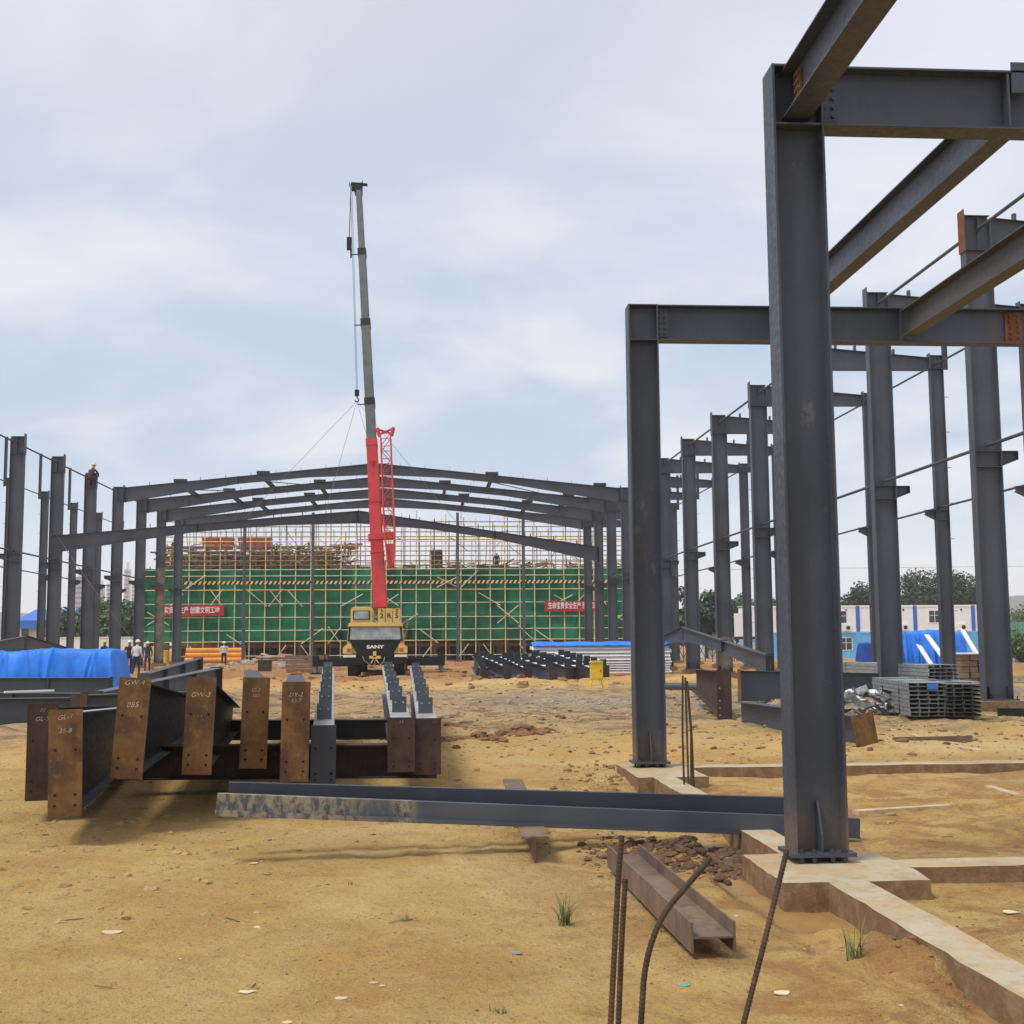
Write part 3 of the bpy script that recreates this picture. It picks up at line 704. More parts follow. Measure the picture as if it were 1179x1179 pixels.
# roof struts between the erected rafters
tie_x = {8: (-14.4, -9.6, 3.9, 10.4), 9: (-12.5, -6.8, 1.2, 9.2), 10: (-11.5, -8.0, 2.6, 7.0)}
for k in (8, 9, 10):
    for i, x in enumerate(tie_x[k]):
        z = ZE+(ZR-ZE)*(1-abs(x-XC)/14.66)
        o = thing('roof_strut', f'{ORD[i]} dark strut from the left between {ORD[k-8]} and {ORD[k-7]} roof rafters', 'strut', (x, YK(k)+.26, z-.15), 'roof struts')
        MB().ibeam((x, YK(k)+.26, z-.06), (x, YK(k+1)-.0, z-.06), .22, b=.18, tf=.012, tw=.01).build('strut_body', M['steeld'], o, world=True)
        MB().box((x, YK(k)+.13, z+.09), (.75, .3, .17)).build('seat_block', M['steeld'], o, world=True)
for i, (x0, x1) in enumerate(((-14.4, -9.6), (-9.6, -6), (3.9, 10.2))):
    z0 = ZE+(ZR-ZE)*(1-abs(x0-XC)/14.66)-.4; z1 = ZE+(ZR-ZE)*(1-abs(x1-XC)/14.66)-.4
    o = thing('brace_rod', f'{ORD[i]} thin diagonal brace rod from the left under the rear roof rafters', 'brace', (x0, YK(8)+.3, z0), 'diagonal roof braces')
    MB().tube((x0, YK(8)+.3, z0), (x1, YK(9)-.1, z1), .028, 6).build('brace_bar', M['steeld'], o, world=True)
# gable posts under the last rafter
for i, px in enumerate((281, 360, 527, 603)):
    x = PY(px, 650, YK(11)).x; z = ZE+(ZR-ZE)*(1-abs(x-XC)/14.66)-.55
    o = thing('gable_post', f'{ORD[i]} thin gable post from the left under the rearmost rafter', 'post', (x, YK(11)+.13, 0), 'gable posts')
    MB().ibeam((x, YK(11)+.02, .0), (x, YK(11)+.02, z), .24, b=.20, tf=.012, tw=.01, up=(0, -1, 0)).build('post_shaft', M['steelb'], o, world=True)
    MB().box((x, YK(11)+.13, .0), (.5, .5, .04)).build('base_plate', M['steelb'], o, world=True)
    MB().box((x, YK(11)+.13, -.2), (.7, .7, .36)).build('pedestal', M['conc'], o, world=True)

# the rafter hanging from the crane
LC = PY(413, 588, 67); LL = PY(57, 617, 60.6); LR = PY(690, 630, 71)
rafter('roof_rafter', 'grey gabled rafter hanging level from the crane in front of the others', LL, LC, LR, (LC.x, LC.y, LC.z-.7), 'roof rafters of the hall', M['steel2'], dep=(.84, .40, .68))

# rafters assembled on the ground
def ground_rafter(label, px, py, Y0, X0, ylo, yhi, zlo, zhi):
    c = PY(px, py, Y0)
    return rafter('roof_rafter', label, (X0, ylo, zlo), (c.x, Y0, c.z), (X0, yhi, zhi), (c.x, Y0, c.z-1.2), 'assembled rafters standing on the ground', M['steel2'], dep=(.62, .42, .62), cleats=False, flyb=False)
gr1 = ground_rafter('grey gabled rafter standing on the ground beside right-hand tall columns', 786, 722, 54, 11.15, 40, 68, .86, .7)
gr2 = ground_rafter('grey gabled rafter standing on the ground at far left behind blue tarpaulin', 30, 732, 53, -17.0, 39, 68, .75, .6)

# ------------------------------------------------------------------ girders with rusty end plates in the left foreground
def girder(label, cx, top, bot, Yn, fx, ftop, fbot, Yf, plate, marks=(), tilt=0, web='steeld', pw=.25, holes=True, ext=.03, cleats=0, dusty_skylit=False, group='girders with rusty end plates'):
    pt, pb = PY(cx, top, Yn), PY(cx, bot, Yn); ft, fb = PY(fx, ftop, Yf), PY(fx, fbot, Yf)
    d0, d1 = pt.z-pb.z-2*ext, max(.22, ft.z-fb.z)
    r = thing('steel_girder', label, 'girder', (pb.x, pb.y, pb.z), group)
    up = V((math.sin(tilt), 0, math.cos(tilt))).normalized()
    p0 = V((pb.x, pb.y, pb.z))+up*(pt.z-pb.z-ext); p1 = V((ft.x, ft.y, ft.z))
    dr = (p1-p0); dh = V((dr.x, dr.y, 0)).normalized()
    MB().ibeam(p0+dh*.02, p1, d0, d1, b=.21, tf=.014, tw=.009, up=up).build('girder_body', M[web], r, world=True)
    lat = dh.cross(V((0, 0, 1)))
    if cleats or dusty_skylit: tq = (p1-p0).normalized(); MB().bar(p0+dh*.03+up*.003, p1+up*.003, .205, .003, up=up).build('skylit_flange_top', M['dust'], r, world=True)  # pale cover: dust plus sky light painted into the flange top
    a = p0+up*ext; b = a-up*(pt.z-pb.z)
    pm = MB().bar(a, b, pw, .02, up=dh, o=(0, .01)).build('end_plate', M[plate], r, world=True)
    latp = (a-b).normalized().cross(dh)
    latp = -latp if latp.x < 0 else latp
    H = pt.z-pb.z
    if holes:
        for sx in (-.075, .075):
            for fz in (.10, .20, .62):
                q = b+up*(H*fz)+latp*sx-dh*.0008; MB().tube(q, q-dh*.002, .012, 8).build('bolt_hole', M['dark'], pm, world=True)
    for (t, fz, sz) in marks:
        text_mb(MB(), t, sz*.72, b+up*(H*fz)-dh*.004, latp+up*random.uniform(.02, .16), up+latp*.28, squash=1.05, bold=-.0012).build('chalk_mark', M['chalk'], pm, world=True)
    for i in range(cleats):
        q = p0.lerp(p1, (i+.5)/cleats*.96)
        cl = MB(); cl.bar(q+dh*.01+up*.0, q+dh*.01+up*.17, .15, .01, up=dh); cl.bar(q+dh*.02+up*.0, q+dh*.10+up*.003, .012, .012)
        co_ = cl.build('purlin_cleat', M['steelb'], r, world=True)
        for sx in (-.04, .04):
            w = q+dh*.004+up*.11+lat*sx; MB().tube(w, w-dh*.0025, .012, 6).build('bolt_hole', M['galv'], co_, world=True)
    return r
girder('leftmost girder end plate, dark rust, behind its brighter neighbour', 46, 810, 922, 11.25, 128, 812, 868, 18, 'rustd', [('GL-5', .84, .075), ('02', .93, .06)])
girder('large girder with brown rusty end plate standing on soil, second from left', 74.5, 817, 940, 9.95, 168, 812, 858, 18.5, 'rust', [('GL-1', .93, .075), ('35-8', .80, .07)], tilt=-.02, dusty_skylit=True)
girder('girder with tilted orange-brown end plate chalked with a faint 085', 145, 780, 897, 10.4, 228, 806, 838, 17.5, 'rust', [('085', .73, .085), ('GW-4', .95, .08)], tilt=.07)
girder('short tapering girder with brown end plate chalked GW-3', 226, 780, 892, 11.1, 268, 814, 841, 17.8, 'rust', [('GW-3', .82, .085), ('1 1', .60, .05)], tilt=.04)
girder('girder with brown end plate left of centre, two faint chalk lines', 291, 780, 885, 11.9, 289, 771.5, 797, 20, 'rust', [('G-2', .86, .07), ('585', .80, .06)], tilt=.03)
girder('girder with brown end plate beside the pale-edged beam', 338.5, 785, 900, 11.3, 340, 777, 803, 19.5, 'rust', [('DY-2', .87, .075), ('52-7', .81, .065)], tilt=.015)
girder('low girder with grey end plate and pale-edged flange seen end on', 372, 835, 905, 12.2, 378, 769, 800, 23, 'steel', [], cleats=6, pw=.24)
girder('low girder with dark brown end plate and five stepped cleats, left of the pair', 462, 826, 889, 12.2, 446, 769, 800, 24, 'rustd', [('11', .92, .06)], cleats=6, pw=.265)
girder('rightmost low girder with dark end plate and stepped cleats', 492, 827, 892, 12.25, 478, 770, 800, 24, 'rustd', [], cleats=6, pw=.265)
# dusty flange tops painted pale as sky-lit, and sleepers underneath
def hbeam(name, label, cat, p0, p1, d, b, m, group=None, up=(0, 0, 1), tf=.014, tw=.01):
    p0, p1 = V(p0), V(p1); r = thing(name, label, cat, (p0.x, p0.y, p0.z-d), group)
    MB().ibeam(p0, p1, d, b=b, tf=tf, tw=tw, up=up).build('beam_body', M[m], r, world=True); return r
p0, p1 = PY(150, 858, 13.1), PY(503, 856, 13.1)
hbeam('support_beam', 'dark rusty H-beam lying crosswise under the girders, nearer one', 'beam', p0, p1, .34, .26, 'rustd', 'support beams under the girders')
p0, p1 = PY(248, 829, 17.6), PY(446, 828, 17.6)
hbeam('support_beam', 'grey H-beam lying crosswise under the girders, farther one', 'beam', p0, p1, .27, .24, 'steeld', 'support beams under the girders')

# two long channels resting on the rusty stub
def channel(label, a, b, d, side, m):
    r = thing('steel_channel', label, 'channel', (V(a)+V(b))/2, 'long channels in the foreground')
    cb = MB().chan(a, b, d, .07, .006, side=side)
    if m == 'chan':
        f_ = (V(b)-V(a)).normalized().cross(V((0, 0, 1))); cb.hexa([V(a)+f_*.001, V(a)+f_*.05, V(b)+f_*.012, V(b)+f_*.001, V(a)+f_*.001+V((0, 0, .006)), V(a)+f_*.05+V((0, 0, .006)), V(b)+f_*.012+V((0, 0, .006)), V(b)+f_*.001+V((0, 0, .006))])
        cb.hexa([V(a)+f_*.05-V((0, 0, .002)), V(a)+f_*.056-V((0, 0, .002)), V(b)+f_*.018-V((0, 0, .002)), V(b)+f_*.012-V((0, 0, .002)), V(a)+f_*.05+V((0, 0, .040)), V(a)+f_*.056+V((0, 0, .040)), V(b)+f_*.018+V((0, 0, .010)), V(b)+f_*.012+V((0, 0, .010))])
    bd = cb.build('channel_body', M[m], r, world=True)
    return r, bd
a, b = PY(248, 938, 9.05), PY(990, 965, 9.5)
m, t, bs = nodes_mat('mud_splashed_channel')
n = tnoise(t, 2.2, 3, .5); f = tnoise(t, 18, 6, .7, stretch=(1, 1, .5))
oc = t.nodes.new('ShaderNodeTexCoord'); ox = t.nodes.new('ShaderNodeSeparateXYZ'); t.links.new(oc.outputs['Object'], ox.inputs[0])
cl = tmix(t, (.058, .068, .084), (.085, .095, .11), tramp(t, n, .3, .7))
near = tramp(t, ox.outputs[0], -1.05, -1.7); sp2 = tramp(t, tmath(t, 'ABSOLUTE', tmath(t, 'ADD', ox.outputs[0], 1.08), 0), .14, .02)
amt = tmath(t, 'MULTIPLY', tmath(t, 'MAXIMUM', near, sp2), tramp(t, f, .40, .58))
cl = tmix(t, cl, (.38, .31, .20), tmath(t, 'MULTIPLY', amt, .75))
t.links.new(cl, bs.inputs['Base Color']); bs.inputs['Roughness'].default_value = .5; M['chan'] = m
channel('long blue-grey steel channel with mud-splashed left end, in front', a, b, .145, -1, 'chan')
a, b = PY(262, 925, 9.32), PY(905, 941, 9.62)
channel('long blue-grey steel channel lying just behind the mud-splashed one', a, b, .15, -1, 'steeln')
a, b = PY(616, 951, 8.75), PY(590, 905, 12.4); a.z = b.z = .04
hbeam('steel_offcut', 'short rusty I-beam offcut carrying the long channels', 'beam', a, b, .24, .19, 'rustm', 'rusty offcuts on the soil')
# H section lying on its side, flanges up
a, b = G(822, 1098, -.12), G(718, 998, -.12); dd = (b-a).normalized(); lt = dd.cross(V((0, 0, 1)))
r = thing('steel_offcut', 'rusty H-section offcut lying open with both flanges upright', 'beam', a, 'rusty offcuts on the soil')
MB().ibeam(a+lt*.11+V((0, 0, .075)), b+lt*.11+V((0, 0, .075)), .22, b=.145, tf=.011, tw=.009, up=lt).build('beam_body', M['rustm'], r, world=True)

# ------------------------------------------------------------------ reinforcing bars
def ribbed(label, pts, r, group):
    o = thing('reinforcing_bar', label, 'rebar', pts[0], group)
    P = [V(p) for p in pts]; fine = []; rr = []
    n = 0
    for i in range(len(P)-1):
        L_ = (P[i+1]-P[i]).length; k = max(2, int(L_/(r*.75)))
        for j in range(k): fine.append(P[i].lerp(P[i+1], j/k)); rr.append(r*(1.0 if n % 2 else 1.16)); n += 1
    fine.append(P[-1]); rr.append(r)
    MB().path(fine, r, 8, rr).build('bar_body', M['rebar'], o, world=True, smooth=False)
def bez(a, b, c, n=8): a, b, c = V(a), V(b), V(c); return [a*(1-t)**2+b*2*t*(1-t)+c*t*t for t in [i/n for i in range(n+1)]]
gb = 'rusty starter bars in the foreground'
def down(px, py, Y, z0): p = PY(px, py, Y); return V((p.x, p.y, z0))
q = PY(703, 1179, 3.75); ribbed('straight rusty bar of the leaning pair, left of the bent bar', [V((q.x-.02, 3.7, -.2)), q, PY(712, 1010, 3.8), PY(716, 962, 3.82)], .0082, gb)
q = PY(712, 1179, 3.80); ribbed('rusty bar leaning against the straight bar of the pair', [V((q.x-.01, 3.8, -.2)), q, PY(716, 1080, 3.83), PY(720, 1012, 3.85)], .0080, gb)
q = PY(738, 1179, 3.9); ribbed('bent rusty bar leaning right over the open H-section', [V((q.x, 3.9, -.2)), q]+bez(PY(741, 1130, 3.92), PY(748, 1065, 3.95), PY(782, 1030, 4.0))+[PY(818, 988, 4.05)], .0088, gb)
q = PY(856, 1179, 3.9); ribbed('rusty bar leaning right in front of the nearest column', [V((q.x-.12, 3.8, -.2)), q, PY(880, 1085, 3.95), PY(906, 979, 4.05)], .0084, gb)
gb = 'thin starter bars by the ground beam'
for i, (x0, y0, x1, y1, Y) in enumerate(((788, 916, 786, 778, 12.4), (793, 916, 789, 780, 12.5), (799, 916, 792, 790, 12.6), (796, 917, 791, 784, 12.7))):
    p = PY(x0, y0, Y); p.z = -.1; qq = PY(x1, y1, Y+.1)
    ribbed(f'{ORD[i]} thin upright bar from the left on the strip between the front columns', [p, p.lerp(qq, .5)+V((.01*(i-1), 0, 0)), qq], .010, gb)

# ------------------------------------------------------------------ materials stacked around the site
# tarpaulin-covered pile on the left
def draped(mb, fn, nu, nv):
    b = len(mb.v)
    for i in range(nu+1):
        for j in range(nv+1): mb.v.append(tuple(fn(i/nu, j/nv)))
    for i in range(nu):
        for j in range(nv): k = b+i*(nv+1)+j; mb.face([k, k+nv+1, k+nv+2, k+1])
    return mb
def tarp_pile(label, x0, x1, y0, y1, z0, zt, m, seed, name='tarpaulin'):
    """a cloth lying over a heap: profile rises, runs over the top and falls behind; ends come down too"""
    rnd = random.Random(seed)
    ph = [rnd.uniform(0, 6) for _ in range(8)]
    creases = [(rnd.uniform(0, 1), rnd.uniform(.25, .8)*rnd.choice((-1, 1)), rnd.uniform(.008, .016), rnd.uniform(.03, .09)) for _ in range(20)]
    def fn(u, v):
        x = x0+(x1-x0)*u; y = y0+(y1-y0)*v
        e = min(1, min(u, 1-u)/.035); e = e**.5; w = min(1, min(v, 1-v)/.16); w = w**.6
        h = zt*(1+.035*math.sin(9*u+ph[0])+.018*math.sin(17*u+ph[1]+2*v))
        z = z0+(h-z0)*e*w
        fold = .09*math.sin(u*31+ph[2]+3*math.sin(u*9+ph[3]))*(1-w)+.05*math.sin(u*73+ph[4])*(1-w)
        for (cu, sl_, wd, am) in creases:
            d_ = abs(u-cu-sl_*(v-.2)*.35)/wd
            if d_ < 1: z += am*(1-d_)*.35; fold += am*1.6*(1-d_)*(1-w*.6)
        return (x, y-fold-.1*(1-w)+.25*(1-w)*(1-v), max(z0, z+.015*math.sin(u*37+v*11+ph[5])*w))
    o = draped(MB(), fn, 260, 34).build(name, M[m], smooth=True, fix=False); return tag(o, label, 'tarpaulin', 'blue tarpaulins')
a, b = G(0, 780), G(153, 779)
tarp_pile('bright blue tarpaulin draped over a long pile at left', -16.2, PY(154, 755, 43.4).x, 40.8, 43.6, -.2, 1.20, 'tarp', 3)
# grey girders in front of the tarpaulin
def lying(label, ax, ay, Ya, bx, by, Yb, d, m='steelb', b=.24, group='grey girders lying at left'):
    p0, p1 = PY(ax, ay, Ya), PY(bx, by, Yb); r = thing('steel_girder', label, 'girder', (p0.x, p0.y, p0.z-d), group)
    MB().ibeam(p0, p1, d, b=b, tf=.016, tw=.012).build('girder_body', M[m], r, world=True)
    dr = (p1-p0).normalized(); n = int((p1-p0).length/1.5)
    for i in range(1, n):
        q = p0.lerp(p1, i/n); MB().bar(q-V((0, 0, .018)), q-V((0, 0, d-.018)), b*.96, .012, up=dr).build('stiffener', M[m], r, world=True)
    for q, s in ((p0, -1), (p1, 1)): MB().bar(q+V((0, 0, .02))+dr*.011*s, q-V((0, 0, d+.02))+dr*.011*s, b+.04, .02, up=dr).build('end_plate', M['rustd'] if m == 'steelb' else M[m], r, world=True)
    return r
lying('long grey girder lying directly below the blue tarpaulin', -160, 781, 34, 128, 780, 34, .50)
lying('second long grey girder below the blue tarpaulin, its end near the rusty plates', -140, 796, 29.5, 96, 798, 28.5, .52)
lying('deep grey girder at the left edge behind leftmost end plate', -190, 806, 24.5, 90, 803, 25.8, .62)
lying('grey girder rising right behind the tilted end plate, notched end', 110, 797, 22, 249, 769, 28.5, .72, 'steelb')
lying('dark girder behind the notched one, beside workers', 165, 776, 31, 228, 758, 36, .55, 'steel')
lying('grey girder between the second and third rusty end plates', 92, 800, 18.5, 215, 796, 21, .45, 'steelb')
p0, p1 = PY(5, 797, 26.2), PY(62, 795, 26.6)
o = MB().bar(p0, p1, .16, .035).build('metal_strip', M['white'], loc=p0); tag(o, 'bright white metal strip lying on grey girders at far left', 'metal strip')

# corrugated sheet stack with a blue top
a = G(612, 775); r = thing('sheet_stack', 'stack of white corrugated roof sheets under a blue top sheet', 'sheet stack', (5.1, 58, GZ))
X0, X1 = PY(612, 760, 58).x, PY(768, 760, 58).x
def corr(z0, z1, n, m, nm, y0=57.2, x0=X0, x1=X1):
    for i in range(n):
        za, zb = z0+(z1-z0)*i/n, z0+(z1-z0)*(i+1)/n-.014
        j = random.uniform(-.06, .06)
        mb = MB(); mb.prism([(y0-.09, za), (y0-.09, za+.015), (y0+.06, zb), (y0+1.05, zb), (y0+1.05, za)], 'x', x0+j, x1+j); mb.build(nm, M[m], r, world=True)  # front faces slanted skyward to catch more light
corr(-.08, .48, 5, 'sheet', 'sheet', x0=X0+2.5)
corr(.50, 1.16, 4, 'sheet', 'sheet')
def topfn(u, v):
    x = X0-.05+(X1-X0+.1)*u; y = 57.1+1.25*v; e = min(1, v/.25)
    return (x, y-.05*(1-e), 1.17+.17*e+.02*math.sin(u*23)*e+.012*math.sin(u*61+v*5))
draped(MB(), topfn, 70, 8).build('cover_sheet', M['tarp'], r, world=True, smooth=True, fix=False)
for x in (X0+1, X0+3, X1-1.2): MB().box((x, 57.8, -.14), (.14, 1.3, .12)).build('timber_bearer', M['wood'], r, world=True)

# pile of dark cleated beams
gp = 'dark cleated beams in the middle pile'
ends = [(548, 779, 600, 756), (575, 776, 650, 757), (560, 781, 545, 758), (585, 783, 556, 760), (612, 784, 570, 758), (637, 785, 590, 757), (652, 784, 606, 758), (668, 784, 622, 757), (684, 783, 640, 757), (697, 782, 655, 757)]
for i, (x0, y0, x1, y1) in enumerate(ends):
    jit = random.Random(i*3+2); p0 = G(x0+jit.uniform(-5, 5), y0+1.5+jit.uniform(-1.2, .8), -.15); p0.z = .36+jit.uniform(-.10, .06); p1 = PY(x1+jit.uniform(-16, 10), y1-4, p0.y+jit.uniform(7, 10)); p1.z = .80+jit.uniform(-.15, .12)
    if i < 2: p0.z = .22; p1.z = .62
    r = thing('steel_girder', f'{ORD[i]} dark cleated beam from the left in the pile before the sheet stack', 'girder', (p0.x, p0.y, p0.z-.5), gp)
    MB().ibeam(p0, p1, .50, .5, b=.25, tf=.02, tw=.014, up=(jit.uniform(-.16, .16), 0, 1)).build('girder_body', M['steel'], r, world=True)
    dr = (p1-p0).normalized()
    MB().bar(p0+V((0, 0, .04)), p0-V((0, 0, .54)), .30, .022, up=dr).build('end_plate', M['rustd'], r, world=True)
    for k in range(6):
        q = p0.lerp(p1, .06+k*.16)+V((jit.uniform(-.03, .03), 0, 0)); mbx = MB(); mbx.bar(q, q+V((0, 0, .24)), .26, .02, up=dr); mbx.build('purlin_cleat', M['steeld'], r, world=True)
        MB().bar(q+dr*.25+V((0, 0, .006)), q+dr*.9+V((0, 0, .006)), .24, .008).build('pale_top_strip', M['sheet'], r, world=True)  # whitish strips laid over the dark flange tops between cleats

# yellow distribution box on legs
a = G(687, 795); r = thing('distribution_box', 'yellow electrical distribution box standing on four splayed legs', 'electrical box', (a.x, a.y, a.z))
bx = MB().span((-.19, -.13, .34), (.19, .13, .86)).build('cabinet', M['yel2'], r, bevel=.008)
MB().span((-.165, -.142, .37), (.165, -.131, .82)).build('door', M['yel2'], bx); MB().span((.10, -.155, .57), (.125, -.143, .64)).build('handle', M['black'], bx)
MB().prism([(-.21, .86), (.21, .86), (.17, .915), (-.17, .915)], 'y', -.17, .16).build('rain_cap', M['yel2'], r)
for sx in (-1, 1):
    for sy in (-1, 1): MB().bar((sx*.15, sy*.1, .345), (sx*.26, sy*.2, -.03), .035, .035).build('leg', M['yel2'], r)

# purlin bundles at right
def purlin_bundle(label, x, y, z, nx, nz, length, w, h, rz, ml='galv', md='galvd', tag_=False):
    r = thing('purlin_bundle', label, 'purlin bundle', (x, y, z), 'purlin bundles at right', rz)
    for k in range(nz):
        for i in range(nx):
            xo = i*w+random.uniform(-.008, .008); yo = random.uniform(-.05, .05); zo = k*h
            mb = MB(); t = .006; W_, H_ = w*.94, h*.90
            mb.span((xo, yo, zo), (xo+t, yo+length, zo+H_)); mb.span((xo+t, yo, zo), (xo+W_, yo+length, zo+t)); mb.span((xo+t, yo, zo+H_-t), (xo+W_, yo+length, zo+H_)); mb.span((xo+W_-t, yo, zo+t), (xo+W_, yo+length, zo+t+.03))
            mb.build('purlin', M[ml], r)
    for yo in (length*.25, length*.7):
        MB().span((-.008, yo, -.01), (nx*w+.004, yo+.035, nz*h)).build('strap', M['black'], r)
    for yo in (.5, length-.5): MB().span((-.08, yo, -.11), (nx*w+.08, yo+.1, -.002)).build('timber_bearer', M['wood'], r)
    if tag_: MB().span((.32, -.065, h*(nz-1.7)), (.50, -.055, h*(nz-.3))).build('delivery_tag', M['blue'], r)
    return r
a = G(1048, 829, -.12)
purlin_bundle('grey steel purlin bundle with small blue tag, left of the front pair', a.x, a.y, -.05, 4, 8, 3.4, .175, .078, rad(-9), ml='galv', tag_=True)
a = G(1089, 829, -.12)
purlin_bundle('dark steel purlin bundle, right of the front pair', a.x-.02, a.y-.05, -.05, 4, 8, 3.4, .165, .074, rad(-8), ml='galvd')
a = PY(1020, 785, 31)
purlin_bundle('low flat purlin bundle lying under the topmost grey bundle', a.x+.6, 30.0, .12, 5, 2, 6, .30, .10, rad(2))
a = PY(1066, 775, 31); purlin_bundle('topmost grey purlin bundle behind the front pair', a.x-.25, 30.2, .36, 5, 4, 6, .165, .095, rad(9))
# timber block stack
a = G(1120, 780); r = thing('timber_stack', 'stack of brown timber blocks behind the first tall right column', 'timber stack', (PY(1106, 770, 41).x, 41, gz(PY(1106, 770, 41).x, 41)))
for k in range(5):
    for i in range(5):
        MB().box((.16+.30*i+random.uniform(-.02, .02), random.uniform(-.04, .04)+.5, .10+.20*k), (.27, 1.1, .185)).build('timber', M['wood' if i < 3 else 'woodb'], r)
MB().span((-.05, -.2, 1.01), (1.5, 1.2, 1.05)).build('cover_board', M['offw'], r)
# crumpled sheets
a = G(1000, 824)
rs = random.Random(5)
for i in range(16):
    mb = MB(); c0 = V((a.x+rs.uniform(-.55, .55), a.y+rs.uniform(-.5, .8), gz(a.x, a.y)+.06+.028*i+rs.uniform(0, .03)))
    ang = rs.uniform(0, 3); R = Matrix.Rotation(ang, 3, 'Z')@Matrix.Rotation(rs.uniform(-.45, .45), 3, 'X')@Matrix.Rotation(rs.uniform(-.35, .35), 3, 'Y')
    nx, ny = 8, 3; W_, D_ = rs.uniform(.6, 1.0), rs.uniform(.16, .30); b0 = 0
    for sgn in (0, 1):
        for ix in range(nx+1):
            for iy in range(ny+1):
                mb.v.append(tuple(c0+R@V(((ix/nx-.5)*W_, (iy/ny-.5)*D_, .045*math.sin(ix*2.2+i)+.03*math.sin(iy*3+ix)+(.005 if sgn else 0)))))
    k = (nx+1)*(ny+1)
    for ix in range(nx):
        for iy in range(ny):
            q = ix*(ny+1)+iy; mb.face([q, q+ny+1, q+ny+2, q+1][::-1]); mb.face([k+q, k+q+ny+1, k+q+ny+2, k+q+1])
    o = mb.build('crumpled_sheet', M[['galvw', 'offw', 'steelb', 'galvd'][i % 4]], loc=c0, fix=False, smooth=False)
    tag(o, 'crumpled pale metal offcut lying in the heap right of the nearest column', 'metal scrap', 'crumpled offcuts in the heap')
# rusty girder end right of near column
p0 = PY(992, 822, 17.6); r = thing('steel_girder', 'short grey girder with orange-brown end plate, right of the nearest column', 'girder', (p0.x, p0.y, p0.z-.5), 'girders on the right')
p1 = V((p0.x-.6, p0.y+4.5, p0.z)); dr = (p1-p0).normalized()
MB().ibeam(p0+dr*.02-V((0, 0, .03)), p1-V((0, 0, .03)), .44, b=.26, tf=.014, tw=.01).build('girder_body', M['steel'], r, world=True)
MB().bar(p0+V((.0, 0, .0)), p0+V((.08, 0, -.50)), .34, .02, up=dr).build('end_plate', M['rust'], r, world=True)
# mid girders with dark rusty plate
p0 = PY(833, 771, 24.2); r = thing('steel_girder', 'girder standing on end plate, dark rusty, between the two front columns', 'girder', (p0.x, p0.y, p0.z-.95), 'girders on the right')
p1 = V((p0.x+.55, p0.y+5, p0.z-.1)); dr = (p1-p0).normalized()
MB().ibeam(p0+dr*.02-V((0, 0, .03)), p1, .88, .5, b=.26, tf=.014, tw=.01).build('girder_body', M['rustd'], r, world=True)
pm = MB().bar(p0, p0+V((0, 0, -.98)), .29, .022, up=dr).build('end_plate', M['rustd'], r, world=True)
for sx in (-.09, .09):
    for z in (.1, .24, .38, .62):
        q = p0+V((sx, -.0125, -.98+z)); MB().tube(q, q+V((0, -.002, 0)), .016, 6).build('bolt_hole', M['galv'], pm, world=True)
p0, p1 = PY(851, 772, 30.4), PY(1012, 775, 31.2); r = thing('steel_girder', 'deep grey girder lying crosswise behind the nearest column', 'girder', (p0.x, p0.y, p0.z-.75), 'girders on the right')
MB().ibeam(p0+V((.02, 0, 0)), p1, .74, b=.26, tf=.016, tw=.012).build('girder_body', M['steel'], r, world=True)
MB().bar(p0+V((0, 0, .03)), p0-V((0, 0, .77)), .30, .022, up=(1, 0, 0)).build('end_plate', M['rust'], r, world=True)
p0 = PY(1148, 815, 23.2); p1 = V((p0.x+4, p0.y-1.2, p0.z-.02)); r = thing('steel_girder', 'dark girder lying on timber at the right edge', 'girder', (p0.x, p0.y, p0.z-.2), 'girders on the right')
MB().ibeam(p0, p1, .24, b=.2, tf=.014, tw=.01).build('girder_body', M['steeld'], r, world=True)
MB().box((p0.x+1.2, p0.y-.3, p0.z-.30), (.12, .9, .11)).build('timber_bearer', M['woodl'], r, world=True)
p0, p1 = PY(740, 777, 35), PY(812, 781, 33.5); p0.z = p1.z = .12
o = MB().tube(p0, p1, .10, 12).build('steel_pipe', M['steelb'], loc=p0); tag(o, 'grey steel pipe lying on clay behind the thin upright bars', 'pipe')
p0, p1 = G(1028, 857, -.13), G(1120, 855, -.13)
r = thing('angle_iron', 'brown angle iron lying on the soil right of the nearest column', 'angle iron', p0); mb = MB(); mb.bar(p0+V((0, 0, .05)), p1+V((0, 0, .05)), .008, .10); mb.bar(p0+V((0, .06, .004)), p1+V((0, .06, .004)), .11, .008); mb.build('angle_body', M['rustm'], r, world=True)
for (x0, y0, x1, y1, lab) in ((985, 936, 1093, 929, 'pale timber plank half sunk in soil right of nearest column'), (1138, 907, 1185, 921, 'short pale timber plank at the right edge')):
    p0, p1 = G(x0, y0, -.135), G(x1, y1, -.14); o = MB().bar(p0, p1, .09, .045).build('timber_plank', M['woodl'], loc=p0); tag(o, lab, 'plank', 'planks on the soil')
pts = [G(x, y, -.125) for x, y in ((985, 836), (1015, 838), (1045, 843), (1062, 850), (1080, 854), (1105, 860), (1130, 864))]
o = MB().path(pts, .012, 6).build('pale_rope', M['scrap'], loc=pts[0]); tag(o, 'pale thin rope crossing the brown angle iron', 'rope')

